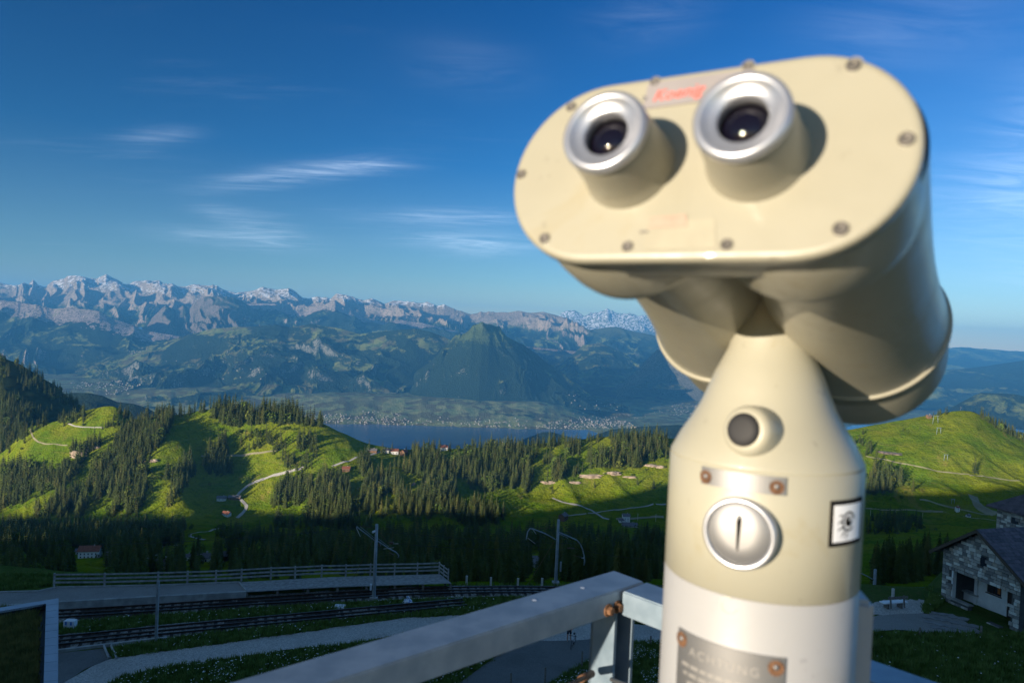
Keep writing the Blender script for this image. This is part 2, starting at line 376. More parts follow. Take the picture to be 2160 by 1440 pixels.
def hill_mat():
    """alpine pasture: mown and grazed greens, terracettes along the contour, dry and bare spots"""
    mt, t, b = newmat('hill_pasture'); P = pos(t)
    n1 = noise(t, P, 1 / 90, 6, .6, .4).outputs[0]; n2 = noise(t, P, 1 / 14, 6, .65).outputs[0]; n3 = noise(t, P, 1 / 3.5, 4, .65).outputs[0]
    c = mix(t, mrange(t, n1, .38, .62), (.095, .17, .008), (.185, .215, .014))
    c = mix(t, mth(t, 'MULTIPLY', mrange(t, n2, .45, .72), .6), c, (.14, .18, .012))
    c = mix(t, mth(t, 'MULTIPLY', mrange(t, n2, .50, .36), .55), c, (.06, .10, .008))
    c = mix(t, mth(t, 'MULTIPLY', mrange(t, n3, .50, .70), .6), c, (.045, .075, .008))
    mp = t.nodes.new('ShaderNodeMapping'); mp.inputs['Scale'].default_value = (1 / 60, 1 / 60, 1 / 1.6); t.links.new(P, mp.inputs[0])
    tr = noise(t, mp.outputs[0], 1.0, 4, .6, .8).outputs[0]
    c = mix(t, mth(t, 'MULTIPLY', mrange(t, tr, .52, .66), .45), c, (.20, .19, .05))
    mp2 = t.nodes.new('ShaderNodeMapping'); mp2.inputs['Scale'].default_value = (1, .4, 1); t.links.new(P, mp2.inputs[0])
    n4 = noise(t, mp2.outputs[0], 1 / 45, 5, .65, .5).outputs[0]
    c = mix(t, mth(t, 'MULTIPLY', mrange(t, n4, .60, .72), .6), c, (.25, .19, .06))
    t.links.new(c, b.inputs['Base Color']); b.inputs['Roughness'].default_value = 1; b.inputs['Specular IOR Level'].default_value = 0
    h = mth(t, 'ADD', mth(t, 'ADD', n2, mth(t, 'MULTIPLY', n3, .4)), mth(t, 'MULTIPLY', tr, .25)); bump(t, b, h, 1.0, 4.0); return mt
M['hill'] = hill_mat()

# ------------------------------------------------------------------ far landscape
def poly_uz(pts):
    """[(px,py,depth)] -> arrays of u, zslope, depth"""
    A = [(*uz(p[0], p[1]), p[2]) for p in pts]; A.sort(); return np.array(A)
BVH_LIST = []
def layer(name, mat, crest, foot, nu=420, nt_=70, amp=120, gul=0, p=1.15, seed=0, jag=0, Lg=600, spur=None, back=1500, backdrop=600, zfoot=None, iso=900, urange=None, smooth=True):
    C = poly_uz(crest); Fp = poly_uz(foot)
    u0, u1 = (C[0, 0], C[-1, 0]) if urange is None else urange
    us = np.linspace(u0, u1, nu); cz = np.interp(us, C[:, 0], C[:, 1]); cd = np.interp(us, C[:, 0], C[:, 2])
    fz = np.interp(us, Fp[:, 0], Fp[:, 1]); fd = np.interp(us, Fp[:, 0], Fp[:, 2])
    tt = np.concatenate([np.linspace(0, 1, nt_) ** 0.9, 1 + np.linspace(0, 1, 9)[1:]])
    T, Uu = np.meshgrid(tt, us, indexing='ij'); Tc = np.clip(T, 0, 1); Tb = np.clip(T - 1, 0, 1)
    zc = cz * cd; zf = fz * fd
    D = fd + (cd - fd) * Tc + back * Tb
    base = zf + (zc - zf) * Tc ** p - backdrop * Tb
    ks = np.exp(-.5 * (np.arange(-90, 91) / (nu / 22)) ** 2); ks /= ks.sum(); czs = np.convolve(np.pad(cz, 90, 'edge'), ks, 'valid') * cd; low = np.minimum(czs, zc)
    base = zf + ((zc * Tc ** 5 + low * (1 - Tc ** 5)) - zf) * Tc ** p - backdrop * Tb
    X = Uu * D
    wx = fbm(X / iso / 1.3, D / iso / 1.3, 3, seed + 50) * .8
    iso_n = ridged(X / iso + wx, D / iso + wx, 8, seed, .56) - .38
    w = np.sin(np.pi * np.clip(Tc, 0, 1) ** 0.8) ** 0.8
    w = np.where(T > 1, 0, w)
    Z = base + amp * iso_n * (w * 1.0 + 0.12 * (Tc > .02))
    if gul:
        gx = (Uu * cd) / Lg + wx * .5 + fbm(X / 900, D / 900, 2, seed + 9) * .6
        gg = ridged(gx, Tc * 1.4 + wx * .4, 7, seed + 77, .6) - .4
        Z = Z + gul * gg * np.clip(w * 1.15, 0, 1)
    if spur:
        for (pts, hgt, wd) in spur:      # spur line in (u, t) space
            pt = np.array([(uz(a, b_)[0], tv) for (a, b_, tv) in pts]); 
            su = np.interp(Tc, pt[:, 1], pt[:, 0]); du = np.abs(Uu - su) * D
            Z = Z + hgt * np.sin(np.pi * np.clip(Tc, 0, 1)) * np.maximum(0, 1 - du / wd)
    if jag: Z = Z + jag * (ridged(Uu * cd / 420, Tc * .5 + T * 0, 5, seed + 31, .6) - .45) * np.clip((Tc - .75) / .25, 0, 1)
    o, co, q = grid_obj(name, X, D, Z, mat, smooth=smooth, kind='structure')
    at_ = o.data.attributes.new('rise', 'FLOAT', 'POINT'); at_.data.foreach_set('value', Tc.astype(np.float32).ravel())
    BVH_LIST.append((co, q)); return o
def zplane_d(px, py, z=-1350): 
    a, b_ = uz(px, py); return z / b_

# far snow peaks
layer('snow_mountains', M['snow_range'], [(1060, 690, 34000), (1165, 672, 34000), (1181, 662, 34000), (1196, 656, 34000), (1211, 652, 34000), (1222, 659, 34000), (1230, 665, 34000), (1248, 660, 34000), (1262, 658, 34000), (1281, 652, 34000), (1295, 657, 34000), (1311, 660, 34000), (1337, 659, 34000), (1350, 664, 34000), (1367, 665, 34000), (1420, 675, 34000), (1500, 690, 34000)],
      [(1060, 715, 31000), (1500, 735, 31000)], nu=260, nt_=40, amp=500, gul=300, Lg=1500, jag=180, seed=3, iso=2200)
# main alpine crest
L2 = [(-140, 600), (0, 598), (25, 602), (38, 603), (50, 595), (60, 600), (70, 589), (80, 599), (97, 603), (113, 590), (133, 588), (143, 579), (160, 578), (187, 588), (203, 588), (224, 577), (247, 589), (263, 600), (273, 599), (283, 593), (307, 592), (337, 593), (353, 600), (363, 595), (377, 603), (393, 602), (410, 597), (437, 602), (457, 601), (473, 612), (500, 618), (527, 612), (553, 607), (580, 611), (610, 608), (623, 613), (638, 627), (653, 628), (670, 623), (697, 628), (711, 616), (737, 623), (767, 632), (785, 630), (811, 640), (830, 634), (874, 637), (893, 640), (902, 637), (922, 645), (937, 642), (959, 651), (993, 660), (1015, 657), (1070, 658), (1093, 654), (1115, 660), (1144, 656), (1178, 666), (1200, 671), (1230, 690), (1260, 705)]
layer('alpine_range', M['rock_range'], [(a, b, 21500) for a, b in L2], [(-140, 690, 17000), (400, 690, 17300), (800, 700, 18000), (1260, 745, 18500)], nu=1400, nt_=110, amp=440, gul=380, Lg=620, jag=55, seed=11, iso=1500, p=1.05)
layer('gully_mountain', M['gully_range'], [(300, 690, 17500), (327, 663, 17500), (350, 643, 17500), (370, 653, 17500), (387, 643, 17500), (400, 650, 17500), (410, 637, 17500), (430, 625, 17500), (467, 625, 17500), (493, 628, 17500), (520, 640, 17500), (547, 660, 17500), (562, 677, 17500), (590, 690, 17500), (620, 700, 17500)],
      [(300, 730, 14500), (450, 735, 14500), (620, 720, 14500)], nu=320, nt_=80, amp=200, gul=520, Lg=650, jag=40, seed=23, iso=1500)
layer('rock_ridge', M['cliff_range'], [(480, 640, 18500), (517, 640, 18500), (583, 640, 18500), (607, 652, 18500), (640, 655, 18500), (670, 645, 18500), (690, 640, 18500), (707, 633, 18500), (735, 652, 18500), (770, 668, 18500), (811, 677, 18500), (850, 676, 18500), (890, 680, 18500), (930, 690, 18500), (985, 702, 18500), (1010, 715, 18500), (1040, 735, 18500)],
      [(480, 720, 15000), (800, 730, 15000), (1040, 760, 15500)], nu=420, nt_=60, amp=300, gul=200, Lg=900, jag=30, seed=37, iso=1300)
layer('cliff_mountain', M['cliff_range'], [(-140, 640, 14800), (0, 632, 14800), (60, 640, 14800), (113, 650, 14800), (150, 648, 14800), (177, 651, 14800), (210, 655, 14800), (240, 672, 14800), (283, 687, 14800), (307, 698, 14800), (363, 705, 14800), (400, 714, 14800), (440, 735, 14800)],
      [(-140, 830, 10600), (440, 850, 10900)], nu=560, nt_=130, amp=260, gul=190, Lg=700, jag=20, seed=41, iso=1400, p=1.5)
# green front slopes beyond the lake
L4 = [(100, 800), (190, 762), (213, 755), (277, 738), (310, 730), (363, 714), (450, 692), (493, 688), (533, 689), (580, 684), (610, 691), (653, 684), (720, 692), (760, 704), (796, 699), (848, 694), (874, 692), (907, 701), (937, 710), (1000, 740), (1080, 790)]
layer('green_slopes', M['plateau'], [(a, b, 13200) for a, b in L4], [(100, 868, zplane_d(100, 868)), (340, 880, zplane_d(340, 880)), (600, 882, zplane_d(600, 882)), (720, 874, zplane_d(720, 874)), (900, 866, zplane_d(900, 866)), (1080, 858, zplane_d(1080, 858))],
      nu=1000, nt_=190, amp=330, gul=130, Lg=800, seed=55, iso=1100, p=1.0, jag=15)
layer('valley_hills', M['mid_range'], [(1060, 715, 20500), (1085, 705, 20500), (1115, 697, 20500), (1150, 707, 20500), (1215, 706, 20500), (1248, 694, 20500), (1289, 688, 20500), (1330, 697, 20500), (1367, 704, 20500), (1420, 715, 20500), (1500, 730, 20500), (1800, 760, 20500)],
      [(1060, 790, 16500), (1800, 835, 16500)], nu=420, nt_=70, amp=380, gul=160, Lg=900, seed=61, iso=1200, p=1.0)
layer('valley_hills', M['plateau'], [(1130, 800, 16500), (1160, 785, 16500), (1181, 767, 16500), (1211, 745, 16500), (1230, 728, 16500), (1267, 723, 16500), (1310, 742, 16500), (1345, 765, 16500), (1400, 770, 16500), (1500, 790, 16500)],
      [(1130, 812, 14200), (1500, 822, 14200)], nu=300, nt_=60, amp=200, gul=80, Lg=600, seed=67, iso=800, p=1.1)
layer('wooded_peak', M['horn'], [(1300, 815, 13500), (1341, 782, 13500), (1367, 756, 13500), (1389, 736, 13500), (1404, 734, 13500), (1426, 756, 13500), (1459, 790, 13500), (1481, 815, 13500), (1530, 826, 13500)],
      [(1300, 826, zplane_d(1300, 826)), (1530, 846, zplane_d(1530, 846))], nu=220, nt_=60, amp=120, gul=60, Lg=400, seed=71, iso=700)
layer('pyramid_mountain', M['horn'], [(770, 862, 12100), (859, 812, 12100), (878, 782, 12100), (907, 763, 12100), (930, 742, 12100), (959, 724, 12100), (981, 709, 12100), (1004, 699, 12100), (1033, 692, 12000), (1056, 702, 12100), (1089, 719, 12100), (1126, 741, 12100), (1156, 767, 12100), (1193, 790, 12100), (1219, 812, 12100), (1250, 835, 12100), (1330, 862, 12100)],
      [(770, 866, 10900), (900, 852, 10900), (1010, 854, 10750), (1100, 850, 11000), (1330, 872, 11300)], nu=560, nt_=150, amp=190, gul=36, Lg=330, seed=83, iso=520, p=1.0,
      spur=[([(985, 850, 0), (992, 800, .35), (1000, 750, .7), (1030, 700, 1)], 620, 1050), ([(1120, 850, 0), (1090, 800, .5), (1040, 700, 1)], 60, 400)])
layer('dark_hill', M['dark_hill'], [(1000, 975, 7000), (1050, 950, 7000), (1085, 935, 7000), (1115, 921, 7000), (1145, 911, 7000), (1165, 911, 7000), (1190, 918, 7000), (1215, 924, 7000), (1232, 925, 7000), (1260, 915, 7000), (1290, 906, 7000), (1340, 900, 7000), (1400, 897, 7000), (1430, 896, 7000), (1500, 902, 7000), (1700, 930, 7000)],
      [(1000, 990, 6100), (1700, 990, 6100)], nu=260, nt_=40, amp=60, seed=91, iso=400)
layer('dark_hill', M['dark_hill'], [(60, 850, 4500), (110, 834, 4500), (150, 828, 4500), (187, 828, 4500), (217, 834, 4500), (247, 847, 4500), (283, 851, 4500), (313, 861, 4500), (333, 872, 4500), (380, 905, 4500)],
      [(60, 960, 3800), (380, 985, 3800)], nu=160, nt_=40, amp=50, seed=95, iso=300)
layer('far_hills', M['far_range'], [(1700, 742, 32000), (1900, 736, 32000), (2006, 733, 32000), (2037, 732, 32000), (2088, 736, 32000), (2160, 741, 32000), (2300, 744, 32000)],
      [(1700, 775, 24000), (2300, 800, 24000)], nu=200, nt_=50, amp=250, gul=120, Lg=1500, seed=97, iso=2500, jag=40)
layer('far_hills', M['far_range'], [(1700, 800, 19000), (1900, 795, 19000), (1980, 780, 19000), (2030, 778, 19000), (2080, 772, 19000), (2120, 765, 19000), (2160, 760, 19000), (2300, 750, 19000)],
      [(1700, 855, 14500), (2300, 868, 14500)], nu=240, nt_=60, amp=240, gul=120, Lg=1200, seed=103, iso=1500)
layer('cliff_hill', M['far_range'], [(1960, 885, 9200), (1990, 868, 9200), (2015, 855, 9200), (2037, 843, 9200), (2068, 828, 9200), (2110, 829, 9200), (2140, 831, 9200), (2160, 835, 9200), (2300, 850, 9200)],
      [(1960, 895, 8300), (2300, 905, 8300)], nu=200, nt_=50, amp=120, gul=100, Lg=300, seed=107, iso=700)

# valley floor with its shoreline, and the lake
shore = [(-200, 890), (200, 880), (340, 884), (560, 886), (640, 890), (700, 894), (780, 894), (850, 896), (950, 899), (1000, 901), (1070, 903), (1130, 904), (1200, 905), (1237, 905), (1252, 909), (1262, 913), (1300, 930), (1500, 940), (1700, 935), (1800, 895), (2300, 893)]
S_ = np.array([(uz(a, b)[0], -1346 / uz(a, b)[1]) for a, b in shore]); S_ = S_[np.argsort(S_[:, 0])]
us = np.linspace(-.95, .95, 700); ds = np.interp(us, S_[:, 0], S_[:, 1]) + 60 * fbm(us * 60, us * 0, 4, 5)
tv = np.linspace(0, 1, 160) ** 1.4
T, Uu = np.meshgrid(tv, us, indexing='ij'); D = ds + (26000 - ds) * T
rise_ = .19 * (1 - np.clip((Uu - .04) / .09, 0, 1))
Zl = -1349 + 5 * np.clip(T * 60, 0, 1) + np.minimum((D - ds) * (0.006 + rise_), 60 + 900 * rise_) + 26 * (fbm(Uu * D / 900, D / 900, 5, 121) + .2) * np.clip(T * 20, 0, 1)
_, co, q = grid_obj('valley_floor', Uu * D, D, Zl, M['valley'], kind='structure'); BVH_LIST.append((co, q))
LKM = MB(); LKM.sheet([(-60000, 2500, -1350), (60000, 2500, -1350), (60000, 90000, -1350), (-60000, 90000, -1350)])
lake = LKM.build('lake', M['lake'], kind='structure')
# ------------------------------------------------------------------ middle ground: the hills we look down on
DK = [85, 150, 250, 400, 600, 850, 1050, 1130, 1210, 1300]
KEY = {
 -250: [1255, 1230, 1200, 1165, 1130, 1100, 1070, 1035, 985, 930],
 0:   [1252, 1228, 1200, 1165, 1130, 1100, 1072, 1045, 1003, 957],
 63:  [1251, 1227, 1199, 1165, 1130, 1100, 1070, 1030, 970, 901],
 120: [1250, 1226, 1199, 1166, 1131, 1100, 1068, 1020, 955, 888],
 190: [1250, 1226, 1199, 1168, 1133, 1100, 1065, 1015, 945, 863],
 240: [1250, 1226, 1200, 1170, 1135, 1102, 1065, 1012, 945, 857],
 285: [1249, 1226, 1200, 1170, 1137, 1104, 1065, 1005, 945, 884],
 340: [1248, 1225, 1200, 1171, 1138, 1106, 1062, 985, 922, 876],
 380: [1247, 1225, 1200, 1171, 1138, 1104, 1050, 992, 925, 874],
 440: [1246, 1224, 1200, 1171, 1138, 1103, 1050, 1035, 958, 863],
 500: [1245, 1223, 1199, 1170, 1138, 1104, 1062, 1052, 995, 866],
 560: [1245, 1222, 1198, 1169, 1138, 1106, 1075, 1052, 990, 868],
 620: [1244, 1221, 1197, 1168, 1137, 1106, 1072, 1040, 975, 874],
 680: [1243, 1220, 1196, 1166, 1134, 1102, 1065, 1018, 965, 893],
 720: [1242, 1219, 1195, 1165, 1132, 1100, 1060, 1008, 962, 912],
 780: [1241, 1218, 1194, 1164, 1131, 1098, 1060, 1012, 970, 936],
 850: [1240, 1218, 1194, 1163, 1130, 1098, 1062, 1022, 982, 947],
 950: [1238, 1216, 1192, 1162, 1129, 1098, 1066, 1028, 985, 946],
 1060: [1236, 1214, 1190, 1160, 1127, 1097, 1066, 1032, 988, 941],
 1180: [1235, 1212, 1189, 1159, 1125, 1096, 1070, 1040, 985, 932],
 1300: [1234, 1211, 1188, 1158, 1124, 1096, 1070, 1036, 978, 920],
 1410: [1234, 1210, 1187, 1157, 1124, 1096, 1068, 1032, 975, 924],
 1600: [1234, 1210, 1186, 1156, 1122, 1092, 1062, 1022, 975, 932],
 1790: [1235, 1212, 1187, 1156, 1120, 1090, 1055, 1010, 960, 906],
 1850: [1236, 1213, 1188, 1155, 1119, 1089, 1052, 1008, 952, 895],
 1900: [1237, 1214, 1188, 1154, 1118, 1088, 1050, 1005, 945, 886],
 1960: [1238, 1215, 1188, 1153, 1117, 1087, 1048, 1002, 938, 876],
 2050: [1240, 1217, 1189, 1152, 1116, 1086, 1047, 1000, 934, 868],
 2100: [1241, 1218, 1190, 1152, 1116, 1086, 1047, 1003, 950, 894],
 2160: [1242, 1219, 1190, 1152, 1116, 1086, 1048, 1008, 965, 925],
 2400: [1245, 1222, 1192, 1155, 1120, 1090, 1060, 1035, 1000, 970],
}
ku = []; kz = []
for px_, row in sorted(KEY.items()):
    row = [row[0], row[1] + 7, row[2] + 24, row[3] + 38, row[4] + 47, row[5] + 44, row[6] + 33, row[7] + 12, row[8], row[9]]
    ku.append(uz(px_, row[-1])[0]); kz.append([uz(px_, r)[1] * d for r, d in zip(row, DK)])
ku = np.array(ku); kz = np.array(kz)
def smooth_interp(x, xp, fp):
    # monotone-ish cubic hermite through key columns
    m_ = np.gradient(fp, xp, axis=0); i = np.clip(np.searchsorted(xp, x) - 1, 0, len(xp) - 2)
    h = (xp[i + 1] - xp[i]); t_ = np.clip((x - xp[i]) / h, 0, 1)
    h = h[:, None]; t_ = t_[:, None]
    return ((2 * t_**3 - 3 * t_**2 + 1) * fp[i] + (t_**3 - 2 * t_**2 + t_) * h * m_[i] * .8 + (-2 * t_**3 + 3 * t_**2) * fp[i + 1] + (t_**3 - t_**2) * h * m_[i + 1] * .8)
NU = 900
mu = np.linspace(-1.05, 1.0, NU)
col = smooth_interp(np.clip(mu, ku[0], ku[-1]), ku, kz)          # NU x 10
mdist = np.concatenate([np.geomspace(85, 1000, 190), np.linspace(1002, 1300, 170), 1300 + np.array([6, 15, 30, 60, 110, 180, 300, 500, 900, 1600, 2600, 4200])])
MZ = np.zeros((len(mdist), NU)); dk = np.array(DK, float)
sl = np.gradient(col, dk, axis=1)
for j, d in enumerate(mdist):
    if d <= 1300:
        i = min(max(np.searchsorted(dk, d) - 1, 0), len(dk) - 2); h = dk[i + 1] - dk[i]; t_ = (d - dk[i]) / h
        MZ[j] = (2*t_**3 - 3*t_**2 + 1)*col[:, i] + (t_**3 - 2*t_**2 + t_)*h*sl[:, i]*.8 + (-2*t_**3 + 3*t_**2)*col[:, i+1] + (t_**3 - t_**2)*h*sl[:, i+1]*.8
    else: MZ[j] = col[:, -1] - (d - 1300) * .42 - np.minimum((d - 1300) ** 2 * 0.0006, 40)
Dm, Um = np.meshgrid(mdist, mu, indexing='ij'); Xm = Um * Dm
edge = np.clip((1300 - Dm) / 130, 0.0, 1) * np.clip((Dm - 90) / 200, 0, 1)
MZ = MZ + (9 * fbm(Xm / 130, Dm / 130, 4, 201) + 9 * (ridged((Xm + Dm * .5) / 80, Dm / 130, 4, 207) - .4)) * edge * np.clip(Dm / 500, .2, 1)
MZ = MZ + (1.6 * fbm(Xm / 18, Dm / 18, 4, 211)) * np.clip((Dm - 100) / 200, 0, 1) * np.clip((1310 - Dm) / 40, .25, 1)
MZ = MZ - 260 * np.clip(-.80 - Um, 0, 1) * np.clip((Dm - 60) / 300, 0, 1)
MZ = np.maximum(MZ, -1380)
hills, co, q = grid_obj('hills', Xm, Dm, MZ, M['hill'], kind='structure')
MID = (co, q); BVH_LIST.append(MID)
# dark wooded hill at the far left
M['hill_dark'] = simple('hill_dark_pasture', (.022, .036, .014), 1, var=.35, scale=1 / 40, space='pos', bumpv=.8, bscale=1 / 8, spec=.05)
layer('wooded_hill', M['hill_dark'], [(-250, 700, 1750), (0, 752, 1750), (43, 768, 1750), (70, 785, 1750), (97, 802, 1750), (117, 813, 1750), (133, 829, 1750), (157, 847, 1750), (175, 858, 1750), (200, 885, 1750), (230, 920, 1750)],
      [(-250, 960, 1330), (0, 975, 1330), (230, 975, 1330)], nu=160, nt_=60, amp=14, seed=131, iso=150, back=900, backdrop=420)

def make_bvh(lst):
    V = []; Q = []; b = 0
    for co, q in lst: V.append(co); Q.append(q + b); b += len(co)
    V = np.concatenate(V); Q = np.concatenate(Q)
    return BVHTree.FromPolygons(V.tolist(), Q.tolist())
BV_MID = make_bvh([MID, BVH_LIST[-1]])
BV_FAR = make_bvh([b for b in BVH_LIST if b is not MID])
O0 = Vector((0, 0, 0))
def hit(px, py, bv):
    h = bv.ray_cast(O0, pxdir(px, py)); return h[0], h[1]
def drop(bv, x, y):
    h = bv.ray_cast(Vector((x, y, 3000)), Vector((0, 0, -1))); return h[0]

# ------------------------------------------------------------------ summit crest behind the camera (its shadow lies on everything below)
ct = np.array([(-4000, -190), (-2400, -162), (-1852, -138), (-1299, -112), (-1180, -103), (-1092, -100), (-1028, -86), (-929, -52), (-800, -46), (-598, -42), (-415, -40), (-300, -28), (-87, -8.3), (-60, -6), (-45, 1), (-30, 2), (-18, -.5), (-9, -1.6), (0, -2.7), (20, -2.7), (80, -4), (300, -30), (900, -80)], float)
def crest_z(x): return np.interp(x, ct[:, 0], ct[:, 1])
def sstep(a, b, x): t_ = np.clip((x - a) / (b - a), 0, 1); return t_ * t_ * (3 - 2 * t_)
def zg(x, y):
    """near ground: summit flank, then the bench with the railway and the station, then the drop"""
    x = np.asarray(x, float); y = np.asarray(y, float)
    r = sstep(12, 27, x); bench = -25 + 6.3 * r
    y0 = 45 - 6.5 * r
    rise = np.maximum(0, y0 - y) * (.50 + .0 * r) 
    cz_ = crest_z(x)
    front = bench + rise
    front = np.minimum(front, cz_ - .05 * np.maximum(0, y + 8))
    knoll = 58 - 3.0 * sstep(10, 20, x) + 7 * sstep(35, 41, x)
    fall = r * 6.5 * sstep(0, 1, (y - knoll) / 9)
    edge_ = 69 + 2 * np.sin(x / 17)
    z = front - fall - np.maximum(0, y - edge_) * .55
    b_ = cz_ - np.maximum(0, -8 - y) * .5
    z = np.where(y < -8, b_, z)
    return z
xs = np.concatenate([np.arange(-160, -70, 3), np.arange(-70, 70, .55), np.arange(70, 161, 3)]); ys = np.concatenate([np.arange(-90, 30, 2.5), np.arange(30, 80, .4), np.arange(80, 121, 2)])
Yn, Xn = np.meshgrid(ys, xs, indexing='ij')
Zn = zg(Xn, Yn) + .10 * fbm(Xn / 3, Yn / 3, 3, 301) * sstep(.5, 2, np.abs(Yn - 40) + 1)
# ------------------------------------------------------------------ near materials
def grass_mat(name, a, b_, c):
    mt, t, b = newmat(name); P = pos(t)
    n1 = noise(t, P, .25, 5, .6, .3).outputs[0]; n2 = noise(t, P, 2.5, 5, .65).outputs[0]; n3 = noise(t, P, 14, 3, .6).outputs[0]
    cc = mix(t, mrange(t, n1, .35, .65), a, b_); cc = mix(t, mth(t, 'MULTIPLY', mrange(t, n2, .45, .7), .7), cc, c)
    cc = mix(t, mth(t, 'MULTIPLY', mrange(t, n3, .45, .7), .6), cc, tuple(k * .4 for k in a))
    t.links.new(cc, b.inputs['Base Color']); b.inputs['Roughness'].default_value = 1; b.inputs['Specular IOR Level'].default_value = .05
    bump(t, b, mth(t, 'ADD', n2, n3), 1, .25); return mt
M['grass'] = grass_mat('meadow_grass', (.085, .155, .03), (.12, .19, .04), (.16, .175, .055))
M['blades'] = simple('grass_blades', (.13, .23, .04), .9, var=.4, scale=1.5, space='pos', spec=.1, var2=(.19, .27, .07))
M['sedum'] = grass_mat('roof_sedum', (.10, .12, .02), (.15, .16, .03), (.17, .15, .04))
def stone_ground(name, col, sc, var=.5, rough=.95, patch=.3):
    mt, t, b = newmat(name); P = pos(t)
    vo = t.nodes.new('ShaderNodeTexVoronoi'); vo.inputs['Scale'].default_value = sc; t.links.new(P, vo.inputs['Vector'])
    s = t.nodes.new('ShaderNodeSeparateColor'); t.links.new(vo.outputs['Color'], s.inputs[0])
    c = mix(t, s.outputs[0], tuple(k * (1 - var) for k in col), tuple(min(1, k * (1 + var)) for k in col))
    n1 = noise(t, P, .35, 6, .65, .4).outputs[0]
    c = mix(t, mth(t, 'MULTIPLY', mrange(t, n1, .42, .68), patch), c, tuple(k * .45 for k in col))
    t.links.new(c, b.inputs['Base Color']); b.inputs['Roughness'].default_value = rough; b.inputs['Specular IOR Level'].default_value = .2
    bump(t, b, vo.outputs['Distance'], .8, .05); return mt
M['ballast'] = stone_ground('track_ballast', (.27, .25, .225), 9, .65, patch=.4)
M['bed'] = stone_ground('rusty_track_bed', (.07, .052, .042), 9, .6, patch=.5)
M['path'] = stone_ground('path_chippings', (.50, .46, .42), 14, .28, patch=.22)
M['asphalt'] = stone_ground('asphalt', (.20, .195, .185), 30, .2, .9, patch=.35)
M['slab'] = stone_ground('platform_asphalt', (.32, .305, .285), 25, .15, .9, patch=.3)
M['concrete'] = simple('concrete', (.34, .33, .31), .9, var=.22, scale=1.3, bumpv=.3, bscale=30, space='pos')
M['timber'] = simple('grey_timber', (.32, .31, .295), .85, var=.25, scale=3, bumpv=.3, bscale=40, space='pos')
M['rail_steel'] = simple('rail_steel', (.09, .06, .045), .45, .7, var=.3, scale=4, space='pos')
M['rail_top'] = simple('rail_running_face', (.20, .18, .17), .4, .8, var=.1, scale=4, space='pos')
M['sleeper'] = simple('steel_sleeper', (.05, .04, .035), .8, .1, var=.3, scale=2, space='pos')
M['galv'] = simple('galvanised_steel', (.19, .26, .33), .45, .35, var=.12, scale=22, bumpv=.0, bscale=60, space='pos', var2=(.24, .31, .38))
M['galv_dull'] = simple('dull_grey_pole', (.30, .32, .34), .6, .3, var=.15, scale=3, space='pos')
M['rust'] = simple('rusty_iron', (.15, .075, .038), .75, .35, var=.4, scale=80, bumpv=.4, bscale=300)
M['darkmetal'] = simple('dark_metal', (.03, .03, .032), .5, .4, var=.2)
M['white_plastic'] = simple('white_plastic', (.72, .74, .78), .5, var=.06, scale=8)
M['blue_plastic'] = simple('blue_plastic', (.10, .22, .55), .5, var=.1)
M['insul'] = simple('brown_insulator', (.12, .06, .04), .3, var=.2)
M['post'] = simple('weathered_post', (.20, .17, .14), .9, var=.3, scale=6, bumpv=.3)
M['post_pale'] = simple('pale_post', (.50, .47, .42), .9, var=.15, scale=6)
M['daisy'] = simple('daisy_petals', (.80, .80, .78), .8, var=.05)
M['coping'] = simple('sheet_metal_coping', (.40, .44, .50), .5, .1, var=.08, scale=2, space='pos')
M['wall_render'] = simple('pale_wall_render', (.55, .54, .52), .9, var=.08, scale=2)

near_ground, ngco, ngq = grid_obj('ground', Xn, Yn, Zn, M['grass'], kind='structure')
BV_NEAR = make_bvh([(ngco, ngq)])
# the long crest strip away from the near ground
cx = np.concatenate([np.arange(-4000, -160, 12.0), [-160.0]]); cy = np.array([-600, -200, -60, -8, 10, 40, 90, 150, 260, 420.0])
def strip(cxa, nm):
    Yc, Xc = np.meshgrid(cy, cxa, indexing='ij'); top = crest_z(Xc) + 7 * fbm(Xc / 60, Xc * 0, 4, 411) * (np.abs(Xc) > 200)
    Zc = top - np.where(Yc < -8, (-8 - Yc) * .6, np.maximum(0, Yc + 8) * 1.7)
    grid_obj(nm, Xc, Yc, Zc, M['hill'], kind='structure')
strip(cx, 'summit_ridge'); strip(np.arange(160, 901, 12.0), 'summit_ridge')

